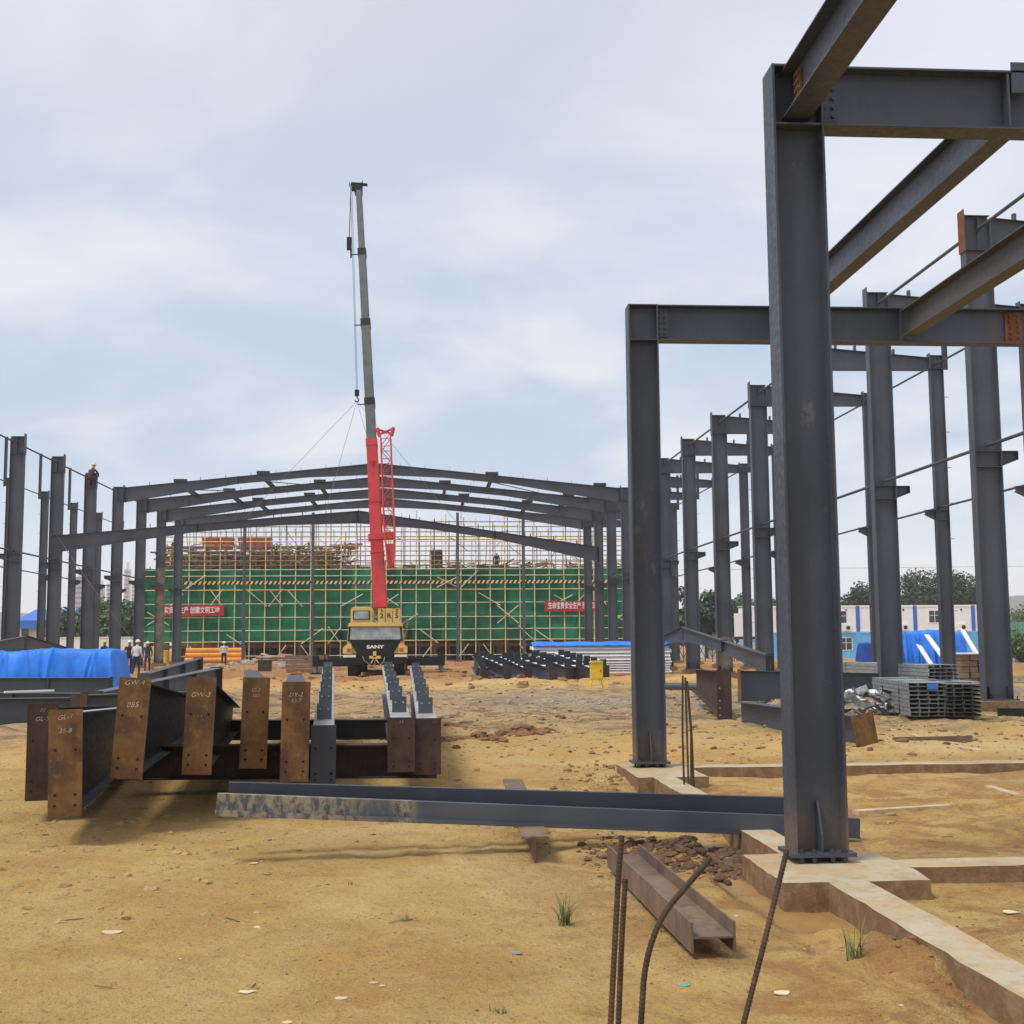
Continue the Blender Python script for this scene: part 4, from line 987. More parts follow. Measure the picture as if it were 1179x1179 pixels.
# orange pipes near the scaffold, with rubble
a = G(212, 763); gp = 'orange pipes stacked by the scaffold'
for k in range(3):
    for i in range(3-k if k < 2 else 1):
        z = -.02+.36*k; y = 96+.48*i+.24*k
        o = MB().tube((PY(213, 750, 96).x, y, z+.15), (PY(281, 750, 96).x, y, z+.15), .21, 14).build('orange_pipe', M['orange'], loc=(PY(213, 750, 96).x, y, z))
        tag(o, 'long orange pipe in the stack near the netted scaffold', 'pipe', gp)
def drum(x, y, lab, m):
    mb = MB(); prof = [(0, .30), (.06, .31), (.3, .29), (.33, .31), (.36, .29), (.6, .29), (.63, .31), (.66, .29), (.88, .31), (.92, .28)]
    for (z0, r0), (z1, r1) in zip(prof, prof[1:]): mb.tube((x, y, z0), (x, y, z1), r0, 14, r1, cap=(z0 == 0 or z1 == .92))
    o = mb.build('oil_drum', M[m], loc=(x, y, 0), smooth=False); tag(o, lab, 'drum', 'yellow drums')
a = PY(190, 750, 92); drum(a.x, 92, 'yellow drum left of the orange pipes, beside a hall column', 'yel2'); drum(a.x+.7, 92.3, 'yellow drum next to the orange pipe ends', 'yel2')
a = G(312, 783, -.1)
r = thing('trestle', 'small dark rusty trestle standing on clay left of the crane', 'trestle', (a.x, a.y, a.z))
for sx in (-.55, .05, .55): MB().bar((sx, 0, -.05), (sx, 0, .85), .07, .07).build('leg', M['rustm'], r)
MB().box((-.25, 0, .58), (.5, .5, .45)).build('box_frame', M['rustd'], r); MB().bar((-.6, 0, .88), (.6, 0, .88), .08, .06).build('top_rail', M['rustm'], r)
# timber pile beside crane outrigger
a = PY(352, 745, 62)
for k in range(4):
    for i in range(2):
        o = MB().box((a.x+.0+random.uniform(-.06, .06)+.1*i, 62+.3*i, .02+.22*k), (1.9, .26, .19)).build('timber_beam', M['wood'], loc=(a.x, 62, .02+.22*k)); tag(o, 'brown timber baulk in the stack beside the crane outrigger', 'timber', 'timber baulks beside the crane')

# ------------------------------------------------------------------ mobile crane
cx, cy = PY(432, 760, 55.5).x, 55.5
r = thing('truck_crane', 'yellow and black truck crane with raised red telescopic boom, facing the camera', 'crane', (cx, cy, -.12), rz=rad(0))
B = r
hw = 1.25
mb = MB(); mb.span((-hw, .6, .75), (hw, 11.0, 1.35)); mb.span((-.5, .5, .5), (.5, 11.0, .75)); mb.build('chassis', M['black'], B)
# cab
cabm = MB()
cabm.prism([(-hw, 1.18), (hw, 1.18), (hw, 2.05), (hw-.08, 2.78), (-hw+.08, 2.78), (-hw, 2.05)], 'y', 0.06, 1.9)
cab = cabm.build('cab', M['yellow'], B, bevel=.04)
MB().prism([(-hw+.02, 2.78), (hw-.02, 2.78), (hw-.1, 3.02), (-hw+.1, 3.02)], 'y', -.10, 1.9).build('roof', M['yellow'], cab, bevel=.03)
MB().prism([(-hw+.13, 2.02), (hw-.13, 2.02), (hw-.17, 2.72), (-hw+.17, 2.72)], 'y', -.02, .055).build('windscreen', M['glass'], cab)
MB().prism([(-hw+.04, 1.94), (hw-.04, 1.94), (hw-.10, 2.77), (hw-.165, 2.77), (hw-.125, 2.0), (-hw+.125, 2.0), (-hw+.165, 2.77), (-hw+.10, 2.77)], 'y', -.03, .05).build('windscreen_seal', M['black'], cab)
MB().prism([(-.62, .78), (.62, .78), (.95, 1.55), (hw-.14, 1.93), (-hw+.14, 1.93), (-.95, 1.55)], 'y', -.045, .055).build('grille', M['black'], cab)
text_mb(MB(), 'SANY', .26, (0, -.0495, 1.58), (1, 0, 0), (0, 0, 1), squash=1.15, bold=.012).build('lettering', M['textw'], cab)
for s in (-1, 1):
    hl = MB().prism([(s*1.02, 1.18), (s*1.42, 1.20), (s*1.42, 1.55), (s*1.15, 1.85), (s*1.02, 1.70)] if s > 0 else [(s*1.42, 1.20), (s*1.02, 1.18), (s*1.02, 1.70), (s*1.15, 1.85), (s*1.42, 1.55)], 'y', -.06, .4).build('headlight_panel', M['yellow'], cab, bevel=.02)
    MB().span((s*1.15-.09, -.075, 1.30), (s*1.15+.09, -.055, 1.50)).build('indicator', M['lampo'], hl)
    MB().span((s*1.12-.28, -.09, .98), (s*1.12+.28, -.03, 1.13)).build('headlight', M['lamp'], B)
    mm = MB(); mm.bar((s*1.2, .15, 2.72), (s*1.52, -.05, 2.62), .035, .035); mm.bar((s*1.52, -.05, 2.62), (s*1.52, -.05, 1.9), .03, .03); mm.box((s*1.52, -.05, 2.3), (.2, .10, .55)); mm.build('mirror', M['black'], cab)
MB().prism([(-1.38, .55), (1.38, .55), (1.40, .96), (-1.40, .96)], 'y', -.05, .5).build('bumper', M['black'], B, bevel=.03)
mb = MB(); mb.box((0, -.14, .98), (.50, .12, .16)); mb.box((-.02, -.15, 1.15), (.14, .1, .35)); mb.bar((-.02, -.15, 1.0), (-.18, -.16, .62), .06, .05); mb.bar((-.02, -.15, 1.0), (.16, -.16, .62), .06, .05); mb.build('tow_coupling', M['yellow'], B)
for pts in ([(-.55, -.1, 1.05), (-.48, -.14, .8), (-.2, -.16, .5), (-.12, -.1, .45)], [(.42, -.1, 1.0), (.38, -.14, .72), (.22, -.16, .52), (.15, -.1, .5)], [(0, -.16, .8), (-.01, -.16, .3)]):
    MB().path(pts, .02, 6).build('hose', M['galv'], B)
for s in (-1, 1):
    for i, yy in enumerate((1.5, 3.2, 8.2, 9.6)):
        w = MB(); w.tube((s*.80, yy, .53), (s*1.27, yy, .53), .53, 24); ty = w.build('wheel', M['rubber'], B, bevel=0)
        MB().tube((s*1.12, yy, .53), (s*1.285, yy, .53), .27, 16).build('rim', M['yellow'], ty)
for yy, nm in ((4.4, 0), (10.4, 1)):
    for s in (-1, 1):
        MB().box((s*2.15, yy, .56), (1.95, .42, .34)).build('outrigger_beam', M['black'], B)
        jk = MB().tube((s*2.98, yy, .85), (s*2.98, yy, .10), .10, 12).build('outrigger_jack', M['galv'], B)
        MB().tube((s*2.98, yy, .10), (s*2.98, yy, .02), .28, 14).build('foot_pad', M['black'], jk)
        MB().box((s*2.98, yy, .66), (.28, .5, .5)).build('jack_housing', M['black'], jk)
# long dark spreader plates/lockers at both sides as seen behind the cab
for s in (-1, 1): MB().span((s*1.27, 3.9, 1.2), (s*1.28-s*.25, 9.5, 1.55)).build('side_locker', M['yellow'], B)
# superstructure
st = MB(); st.tube((0, 6.2, 1.36), (0, 6.2, 1.62), .85, 24); st.build('turntable', M['black'], B)
sp_ = MB(); sp_.span((-.95, 5.2, 1.63), (1.0, 9.6, 2.1)); sp_.build('slewing_platform', M['yellow'], B)
oc_ = MB().prism([(-1.36, 1.75), (-.28, 1.75), (-.28, 3.45), (-.42, 3.62), (-1.25, 3.62), (-1.36, 3.5)], 'y', 4.5, 6.4).build('operator_cabin', M['yellow'], B, bevel=.05)
MB().span((-1.20, 4.445, 2.95), (-.50, 4.475, 3.36)).build('cabin_window', M['glass'], oc_); 
mb = MB(); mb.span((-1.25, 4.46, 2.91), (-.45, 4.49, 3.40)); mb.build('window_frame', M['black'], oc_)
for i in range(3):
    blk = MB().span((-.06+.36*i, 4.6, 2.45), (.275+.36*i, 5.6, 3.52)).build('counter_block', M['yellow'], B, bevel=.02)
    text_mb(MB(), '2R5'[i], .36, (.11+.36*i, 4.594, 3.10), (1, 0, 0), (0, 0, 1), bold=.01).build('lettering', M['textd'], blk)
    text_mb(MB(), '3.Z'[i], .26, (.11+.36*i, 4.594, 3.38), (1, 0, 0), (0, 0, 1), bold=.008).build('lettering', M['textd'], blk)
mb = MB(); mb.tube((.95, 5.2, 3.0), (1.35, 5.0, 3.3), .05); mb.tube((1.35, 5.0, 3.3), (1.2, 5.2, 2.2), .05); mb.build('handrail', M['galv'], B)
# boom
foot = PY(438, 702, 61.2); tip = PY(413, 216, 67.0); bd = (tip-foot).normalized(); Lb = (tip-foot).length
def along_y(py):                         # fraction of the boom at image height py
    lo, hi = 0, 1
    f2 = lambda s: 589.5-CF*((foot+(tip-foot)*s-V((0, 0, CH))).dot(_up))/((foot+(tip-foot)*s-V((0, 0, CH))).dot(_fw))
    for _ in range(40):
        mid = (lo+hi)/2
        if f2(mid) > py: lo = mid
        else: hi = mid
    return lo
S = [along_y(p) for p in (702, 508, 461, 370, 289, 216)]
lat = bd.cross(V((0, 1, 0))).normalized(); nrm = lat.cross(bd)
wid = [(.68, .54), (.50, .50), (.48, .47), (.42, .41), (.35, .33)]
cols = ['red', 'boomgrey', 'boomgrey', 'boomgrey', 'boomgrey']; nms = ['boom_base', 'boom_section', 'boom_section', 'boom_section', 'boom_section']
for i in range(5):
    a = foot+(tip-foot)*S[i]; b = foot+(tip-foot)*S[i+1]; w0, w1 = wid[i]
    bo = MB().bar(a, b, w0, w0*1.15, up=nrm, w1=w1, h1=w1*1.15).build(nms[i], M[cols[i]], B, world=True, bevel=.03)
    if i < 4: MB().bar(b-bd*.34, b+bd*.04, w1+.05, w1*1.15+.05, up=nrm).build('collar', M['red'] if i == 0 else M['black'], bo, world=True)
    if i == 0:
        for s in (.32, .62): q = a.lerp(b, s); MB().bar(q-bd*.04, q+bd*.04, (.73-.14*s), (.73-.14*s)*1.15, up=nrm).build('collar', M['red'], bo, world=True)
    if i in (1, 2, 3): MB().bar(b+lat*.2-bd*.2, b+lat*.60-bd*.2, .05, .05).build('rope_guide', M['black'], bo, world=True)
mb = MB(); mb.box(tip+V((0, 0, -.1)), (.42, .5, .6)); mb.bar(tip+V((-.42, 0, .22)), tip+V((.48, 0, .16)), .3, .07); mb.tube(tip+V((-.38, 0, -.05)), tip+V((-.2, 0, -.05)), .17, 12); mb.tube(tip+V((-.5, 0, .05)), tip+V((-.5, 0, .3)), .025, 6); mb.tube(tip+V((.2, 0, .2)), tip+V((.2, 0, .4)), .025, 6); mb.build('boom_head', M['black'], B, world=True)
MB().tube(V((foot.x+.1, cy+8.3, 2.0)), foot+(tip-foot)*.32-nrm*.3, .17, 14).build('lift_cylinder', M['red'], B, world=True)
mb = MB(); mb.span((foot.x-cx-.55, 5.6, 1.9), (foot.x-cx-.42, 7.2, 3.3)); mb.span((foot.x-cx+.42, 5.6, 1.9), (foot.x-cx+.55, 7.2, 3.3)); mb.build('boom_bracket', M['yellow'], B)
# folded lattice jib on the right flank of the boom
j0 = PY(450, 652, 60.6); j1 = PY(444, 502, 62.6); jd = (j1-j0).normalized(); jl = jd.cross(V((0, 1, 0))).normalized(); jn = jl.cross(jd)
jb = MB(); hw_, hd_ = .25, .30; n = 10
cor = lambda s, a, b: j0.lerp(j1, s)+jl*a*hw_*(1 if s > .25 else .5+2*s)+jn*b*hd_
for a in (-1, 1):
    for b in (-1, 1): jb.path([cor(t/10, a, b) for t in range(11)], .038, 6)
for t in range(n):
    s0, s1 = t/n, (t+1)/n
    if s0 < .2: continue
    for q in (-1, 1):
        k = 1 if t % 2 else -1
        jb.tube(cor(s0, k, q), cor(s1, -k, q), .02, 5); jb.tube(cor(s0, q, k), cor(s1, q, -k), .02, 5); jb.tube(cor(s1, -1, q), cor(s1, 1, q), .02, 5)
jib = jb.build('lattice_jib', M['red'], B, world=True)
MB().bar(j0-jd*.05, j0+jd*1.1, .20, .22, up=jn, w1=.42, h1=.44).build('jib_root', M['red'], jib, world=True)
mb = MB()
for s in (-1, 1): mb.bar(j1+jl*s*.30, j1+jd*.45+jl*s*.42, .1, .16)
mb.bar(j1+jd*.42-jl*.45, j1+jd*.1+jl*.35, .07, .1); mb.bar(j1+jd*.42+jl*.45, j1+jd*.1-jl*.35, .07, .1); mb.build('jib_head', M['red'], jib, world=True)
q = PY(437, 618, 61); MB().bar(q-lat*.75, q+lat*.55, .30, .26, up=nrm).build('jib_bracket', M['red'], B, world=True)
hk = PY(411, 455, 67)
MB().tube(tip+V((-.45, 0, .1)), hk+V((-.03, 0, .2)), .012, 6).build('hoist_rope', M['rope'], B, world=True)
MB().tube(tip+V((-.38, 0, .1)), hk+V((.03, 0, .2)), .012, 6).build('hoist_rope', M['rope'], B, world=True)
q = tip+V((-.5, 0, -3.2)); mb = MB(); mb.box(q, (.26, .22, .7)); mb.tube(q+V((.0, 0, .35)), tip+V((-.42, 0, .2)), .025, 6); mb.tube(q+V((.1, 0, -.3)), q+V((.1, 0, -.8)), .05, 6); mb.build('anti_block_weight', M['black'], B, world=True)
def flatten(o, k=.745):
    for v in o.data.vertices:
        if v.co.z > .5: v.co.z = .5+(v.co.z-.5)*k
    for c_ in o.children: flatten(c_, k)
for c_ in B.children:
    if c_.name.split('.')[0] in ('cab', 'operator_cabin', 'counter_block', 'slewing_platform', 'handrail', 'turntable', 'side_locker', 'headlight', 'chassis', 'bumper', 'tow_coupling', 'hose', 'boom_bracket'): flatten(c_, .87 if c_.name.split('.')[0] in ('operator_cabin', 'counter_block') else .745)
# hook block and slings
hb = thing('crane_hook', 'black hook block hanging on ropes above the lifted rafter', 'crane hook', hk)
MB().box((0, 0, .12), (.24, .2, .36)).build('block', M['black'], hb, bevel=.03)
MB().path(bez((0, 0, -.06), (0, 0, -.15), (.07, 0, -.20))+bez((.08, 0, -.21), (.12, 0, -.34), (0, 0, -.36))+bez((-.01, 0, -.36), (-.12, 0, -.34), (-.10, 0, -.25)), .032, 8).build('hook', M['black'], hb)
for i, (s, side) in enumerate(((.60, 'L'), (.88, 'L'), (.90, 'R'), (.62, 'R'))):
    e = (LL if side == 'L' else LR).lerp(LC, s if side == 'L' else s-.02); lab = ['outer left', 'inner left', 'inner right', 'outer right'][i]
    o = MB().tube(hk+V((0, 0, -.34)), e+V((0, 0, .03)), .011, 6).build('lifting_sling', M['sling'], loc=hk); tag(o, f'{lab} lifting sling running from hook block to hanging rafter', 'sling', 'lifting slings')
e = LL.lerp(LC, .02); o = MB().path(bez(e, e+V((3.4, .2, -5.0)), V((-13.9, 66, .3))), .016, 5).build('guide_rope', M['sling'], loc=e); tag(o, 'thin guide rope hanging from the left end of hanging rafter', 'rope')

# ------------------------------------------------------------------ building under construction behind green netting
YS = 104.0
x0s, x1s = -23.2, 19.0
ZN0, ZN1 = 1.5, 7.5
sf = thing('scaffold', 'tube scaffold with green safety netting across the unfinished building', 'scaffold', ((x0s+x1s)/2, YS, -.1))
nu = 34; xs = [x0s+(x1s-x0s)*i/nu for i in range(nu+1)]
for i, x in enumerate(xs):
    top = 11.6+.5*math.sin(i*2.3) if i % 3 else 12.3
    if i < 2: top = 8.2
    MB().tube((x, YS-.12, -.3), (x+random.uniform(-.05, .05), YS-.12, top), .046, 6).build('upright', M['poley' if i % 4 == 0 else 'pole'], sf, world=True)
    MB().tube((x+.3, YS+1.1, -.3), (x+.3, YS+1.1, top-.4), .042, 6).build('upright', M['poled'], sf, world=True)
for j, z in enumerate((.35, 1.5, 2.4, 3.5, 4.6, 5.75, 6.9, 7.4)):
    MB().tube((x0s-.5, YS-.17, z), (x1s+.5, YS-.17, z+random.uniform(-.08, .08)), .036, 6).build('ledger', M['poley' if j in (1, 5) else 'pole'], sf, world=True)
for j, z in enumerate((8.15, 8.95, 9.75, 10.55, 11.4)):
    MB().tube((x0s+1.5, YS-.17, z), (x1s+.2, YS-.17, z), .042, 6).build('ledger', M['poley' if j == 2 else 'poled'], sf, world=True)
    MB().tube((x0s+1.5, YS+1.05, z-.3), (x1s+.2, YS+1.05, z-.3), .042, 6).build('ledger', M['poled'], sf, world=True)
for i in range(26):
    x = x0s+1.2+(x1s-x0s-2.4)*i/25+random.uniform(-.2, .2); z = random.choice((1.3, 2.9, 4.4, 5.9)); w = random.choice((-1, 1))*random.uniform(.5, .9); h = random.uniform(.8, 1.5)
    MB().tube((x-w, YS-.24, z), (x+w, YS-.24, z+h), .042, 6).build('brace', M['pole'], sf, world=True)
    if i % 3 == 0: MB().tube((x+w, YS-.29, z), (x-w, YS-.29, z+h), .042, 6).build('brace', M['pole'], sf, world=True)
for i in range(14):
    x = x0s+1.8+3.0*i; MB().tube((x, YS-.26, 0), (x+.9*random.choice((-1, 1)), YS-.26, 1.2), .04, 6).build('brace', M['pole'], sf, world=True)
def netf(u, v):
    x = x0s-.1+(x1s-x0s+.2)*u; z = ZN0+(ZN1-ZN0)*v
    seam = abs(((u*nu) % 1)-.5)*2
    return (x, YS+.06-.10*seam**3+.05*math.sin(v*23+u*40)*(1-seam)+.03*math.sin(u*311), z+(.05*math.sin(u*29)+.05*math.sin(u*97+1)) * (1 if v > .99 else 0)+(.05*math.sin(u*57) if v < .01 else 0))
draped(MB(), netf, 34*6, 26).build('safety_net', M['net'], sf, world=True, smooth=True, fix=False)
hz = MB(); n = 200; zc = 6.22
for i in range(n):
    xa, xb = x0s+3+(x1s-x0s-4)*i/n, x0s+3+(x1s-x0s-4)*(i+1)/n; hz.mi = i % 2
    hz.hexa([(xa-.06, YS-.235, zc), (xb-.06, YS-.235, zc), (xb-.06, YS-.225, zc), (xa-.06, YS-.225, zc), (xa+.10, YS-.235, zc+.26), (xb+.10, YS-.235, zc+.26), (xb+.10, YS-.225, zc+.26), (xa+.10, YS-.225, zc+.26)])
hz.build('hazard_strip', [M['poley'], M['black']], sf, world=True)
def banner(px0, px1, py0, py1, txt, lab):
    a, b = PY(px0, py1, YS-.4), PY(px1, py0, YS-.4); r = thing('banner', lab, 'banner', (a.x, YS-.4, a.z), 'red banners on the netting')
    mb = MB(); n = 30
    cl = lambda i, j: (a.x+(b.x-a.x)*i/n, YS-.4+.03*math.sin(i*.9)+.02*math.sin(i*2.1), a.z+(b.z-a.z)*j+.05*math.sin(i/n*math.pi)*-1)
    for i in range(n): mb.quad(cl(i, 0), cl(i+1, 0), cl(i+1, 1), cl(i, 1))
    mb.build('banner_cloth', M['banner'], r, world=True)
    text_mb(MB(), txt, (b.z-a.z)*.68, ((a.x+b.x)/2, YS-.455, (a.z+b.z)/2-.02), (1, 0, 0), (0, 0, 1), squash=(b.x-a.x)*.93/(len(txt)*(b.z-a.z)*.68), bold=.012).build('lettering', M['textw'], r, world=True)
banner(178, 258, 696.5, 709, '落实安全生产 创建文明工地', 'red banner with white lettering tied to the netting at left')
banner(627, 693, 691, 703.5, '生命宝贵安全生产 责任如山', 'red banner with white lettering tied to the netting at right')
# concrete frame behind the netting
bd_ = thing('unfinished_building', 'concrete building frame with timber formwork behind the green netting', 'building', (-2, YS+10, -.3))
MB().span((x0s+.6, YS+2.0, 1.0), (x1s-.4, YS+20, 1.25)).build('floor_slab', M['conc'], bd_, world=True)
MB().span((x0s+.6, YS+1.9, 7.0), (x1s-.4, YS+20, 7.3)).build('floor_slab', M['woodb'], bd_, world=True)
MB().span((x0s+.6, YS+9, -.4), (x1s-.4, YS+9.2, 7.0)).build('rear_wall', M['woodb'], bd_, world=True)
for i in range(8):
    x = x0s+1.2+5.6*i
    MB().span((x, YS+2.2, -.4), (x+.5, YS+2.7, 1.0)).build('concrete_column', M['conc'], bd_, world=True)
    MB().span((x, YS+2.2, 1.25), (x+.5, YS+2.7, 7.0)).build('concrete_column', M['conc'], bd_, world=True)
rs = random.Random(9)
for i in range(98):                      # stacked formwork timbers and props on the upper deck
    x = rs.uniform(x0s+1, -6.5) if i < 74 else rs.uniform(-6, x1s-2); z = 7.35+(rs.choice((0, .35, .75, 1.2, 1.6, 2.0)) if i < 74 else rs.choice((0, 0, .3))); L_ = rs.uniform(.8, 2.6)
    MB().box((x, YS+rs.uniform(2.2, 4), z+.1), (L_, .25, rs.uniform(.08, .26))).build('formwork_timber', M[rs.choice(['wood', 'woodb', 'woodl', 'redr', 'rusto', 'poley'])], bd_, world=True)
mbf = MB()
for i in range(620):
    x = rs.uniform(x0s+.8, -6) if i < 470 else rs.uniform(-6, x1s-1); z = 7.4+rs.random()*(2.3 if i < 470 else .7); L_ = rs.uniform(.25, 1.3)
    mbf.mi = rs.randrange(5)
    mbf.box((x, YS+rs.uniform(1.4, 3.4), z), (L_, .12, rs.uniform(.04, .14)), 0, Matrix.Rotation(rs.choice((0, 0, 0, 1.57, .6, -.5))+rs.uniform(-.15, .15), 3, 'Y'))
o = mbf.build('formwork_timbers', [M['wood'], M['woodb'], M['woodl'], M['rusto'], M['poled']], bd_, world=True); o['kind'] = 'stuff'
MB().span((x0s+1.2, YS+4.4, 7.32), (-8, YS+4.6, 9.0)).build('formwork_panel', M['woodb'], bd_, world=True)
for xa, xb in ((-21.5, -19.2), (-10.6, -8.2)): MB().span((xa, YS+2.0, 7.32), (xb, YS+2.12, 8.3)).build('formwork_panel', M['rustm'], bd_, world=True)
# stiff props of the slab formwork: rear scaffold
pf = thing('scaffold', 'bare rusty shoring scaffold standing on the upper deck', 'scaffold', (-2, YS+6, 7.3))
for i in range(60):
    x = x0s+1.6+(x1s-x0s-2.4)*i/59; z1 = rs.uniform(11.2, 12.3) if x < 2 else rs.uniform(10.6, 11.9)
    MB().tube((x+rs.uniform(-.1, .1), YS+5.2+rs.uniform(0, 4), 7.3), (x, YS+5.6, z1), .034, 5).build('prop', M[rs.choice(['poled', 'poleg', 'pole'])], pf, world=True)
for z in (7.9, 8.5, 9.1, 9.7): 
    for yy in (5.0, 7.2): MB().tube((x0s+1.4, YS+yy, z), (-6 if z > 8.6 else x1s-1, YS+yy, z), .034, 5).build('ledger', M['poled'], pf, world=True)
for z in (10.35,): MB().tube((-6, YS+5, z), (x1s-1, YS+5, z), .07, 6).build('ledger', M['poley'], pf, world=True)
for i in range(30):
    x = rs.uniform(x0s+2, x1s-2); z = rs.uniform(7.6, 10.2); MB().tube((x, YS+4.9, z), (x+rs.choice((-1, 1))*rs.uniform(.8, 1.8), YS+4.9, z+rs.uniform(.8, 1.6)), .034, 5).build('brace', M[rs.choice(['poled', 'poley', 'pole'])], pf, world=True)
# orange-red concrete bucket / formwork boxes on the deck
def hopper(px0, px1, lab):
    a, b = PY(px0, 632, YS+3), PY(px1, 619, YS+3); L_ = b.x-a.x; zt, zb = b.z, a.z
    r = thing('steel_hopper', lab, 'hopper', (a.x, YS+3, zb), 'red steel boxes on the deck')
    MB().prism([(a.x+.2, zb), (b.x-.2, zb), (b.x, zt), (a.x, zt)], 'y', YS+3, YS+4.3).build('trough', M['rusto'] if False else M['redr'], r, world=True)
    for i in range(5):
        x = a.x+.3+(L_-.6)*i/4; MB().span((x-.04, YS+2.93, zb+.03), (x+.04, YS+2.99, zt-.03)).build('rib', M['redr'], r, world=True)
    for i in range(3):
        x = a.x+.4+(L_-.8)*i/2; MB().bar((x, YS+3.5, 7.3), (x, YS+3.5, zb), .12, .12).build('leg', M['poley'], r, world=True)
hopper(232, 268, 'faded red steel box on yellow legs, left one on the deck'); hopper(273, 312, 'faded red steel box on yellow legs, right one on the deck')
a = PY(503, 648, YS+3); o = MB().span((a.x-.62, YS+3, 7.3), (a.x+.5, YS+3.8, 9.3)).build('steel_cabinet', M['rustd'], loc=(a.x, YS+3, 7.3), bevel=.05); tag(o, 'dark brown steel cabinet on the deck right of the boom', 'cabinet')
# rusty tower hoist behind right columns
tw = MB(); xa, xb = PY(738, 640, YS+4).x, PY(752, 640, YS+4).x
for x in (xa, xb):
    for yy in (0, 1): tw.tube((x, YS+4+yy, -.2), (x, YS+4+yy, 10.5), .07, 6)
for k in range(8):
    z = .5+1.2*k; tw.tube((xa, YS+4, z), (xb, YS+4, z), .05, 5); tw.tube((xa, YS+4, z), (xb, YS+4, z+1.2), .05, 5)
o = tw.build('hoist_tower', M['rusto'], loc=(xa, YS+4, 0)); tag(o, 'rusty orange lattice hoist tower at the right end of netting', 'hoist tower')

# rubble heap
rs = random.Random(21)
def clod_mesh(mb, c, s, rs, squash=.65):
    b = len(mb.v); t = (1+5**.5)/2
    ico = [(-1,t,0),(1,t,0),(-1,-t,0),(1,-t,0),(0,-1,t),(0,1,t),(0,-1,-t),(0,1,-t),(t,0,-1),(t,0,1),(-t,0,-1),(-t,0,1)]
    R = Matrix.Rotation(rs.uniform(0, 6), 3, 'Z')@Matrix.Rotation(rs.uniform(0, 6), 3, 'X')
    sx, sy, sz = rs.uniform(.7, 1.4), rs.uniform(.7, 1.2), squash*rs.uniform(.6, 1.1)
    for q in ico:
        k = R@V(q)*(s/1.9)*rs.uniform(.75, 1.2); mb.v.append((c[0]+k.x*sx, c[1]+k.y*sy, c[2]+k.z*sz))
    for f in ((0,11,5),(0,5,1),(0,1,7),(0,7,10),(0,10,11),(1,5,9),(5,11,4),(11,10,2),(10,7,6),(7,1,8),(3,9,4),(3,4,2),(3,2,6),(3,6,8),(3,8,9),(4,9,5),(2,4,11),(6,2,10),(8,6,7),(9,8,1)): mb.face([b+i for i in f])
def pebble(name, m, n, region, smin, smax, kind='stuff', seed=1):
    rs = random.Random(seed); mb = MB()
    P = np.array([region(rs) for i in range(n)]); Z = height(P[:, 0], P[:, 1]); D = fbm(P[:, 0]*.45, P[:, 1]*.45, 3, seed+50)
    for i in range(n):
        if D[i]+rs.uniform(-.25, .25) < -.02: continue          # clods lie in drifts, not evenly
        s = smin*(smax/smin)**(rs.random()**3.2); clod_mesh(mb, (P[i, 0], P[i, 1], Z[i]+s*.04), s, rs)
    o = mb.build(name, m, fix=False); o['kind'] = kind; return o
M['clod'] = mat('dry_soil_clod', (.36, .235, .105), .95, .25, 2, bump=.5, bscale=30)
M['clodr'] = mat('red_clay_clod', (.25, .125, .055), .95, .25, 2, bump=.5, bscale=25)
M['clodk'] = mat('dark_shaded_soil', (.12, .068, .034), .95, .4, 3, bump=.5, bscale=25)  # clods darkened in colour for the shadow over the heap
M['clodd'] = mat('damp_dark_soil', (.17, .10, .05), .95, .3, 2, bump=.5, bscale=25)
M['stone'] = mat('grey_stone', (.33, .285, .21), .9, .25, 3)
M['stonel'] = mat('pale_stone', (.55, .50, .40), .9, .15, 3)
def fan(rs, y0, y1, a0=-.50, a1=.60):
    y = y0*(y1/y0)**rs.random(); return y*rs.uniform(a0, a1), y
pebble('soil_crumbs', M['clod'], 16000, lambda r: fan(r, 3.0, 12), .0025, .013, seed=1)
pebble('soil_clods', M['clod'], 4200, lambda r: fan(r, 7, 26, -.38, .5), .008, .05, seed=2)
pebble('soil_clods', M['clod'], 3600, lambda r: fan(r, 20, 60, -.30, .5), .02, .11, seed=22)
pebble('soil_clods', M['clodr'], 2200, lambda r: fan(r, 14, 40, -.30, .5), .012, .07, seed=23)
pebble('dark_crumbs', M['clodr'], 7000, lambda r: fan(r, 3.0, 14), .002, .010, seed=12)
pebble('clay_clods', M['clodr'], 2600, lambda r: fan(r, 38, 90, -.22, .45), .04, .24, seed=3)
pebble('dark_clods', M['clodd'], 7000, lambda r: fan(r, 17, 50, -.30, .5), .012, .085, seed=31)
pebble('gravel', M['stone'], 6500, lambda r: (r.gauss(4.6, 2.4), 30+r.gauss(0, 2.2)), .012, .055, seed=4)
pebble('pale_stones', M['stonel'], 260, lambda r: fan(r, 3.2, 14), .004, .018, seed=5)
pebble('trench_clods', M['clodk'], 2600, lambda r: (1.80+r.gauss(0, .24), 9.1+r.gauss(0, .36)), .008, .055, seed=6)
pebble('trench_clods', M['clodk'], 900, lambda r: (2.12+r.gauss(0, .10), r.uniform(8.3, 9.6)), .008, .06, seed=66)
pebble('trench_clods', M['clod'], 420, lambda r: (2.62+abs(r.gauss(0, .22)), r.uniform(4.6, 7.3)), .012, .06, seed=7)
pebble('trench_clods', M['clodr'], 260, lambda r: (2.36-abs(r.gauss(0, .10)), r.uniform(4.4, 6.6)), .012, .06, seed=17)
pebble('soil_clods', M['clodr'], 420, lambda r: (1.95+r.gauss(0, .3), 14.0+r.gauss(0, 1.1)), .008, .05, seed=27)
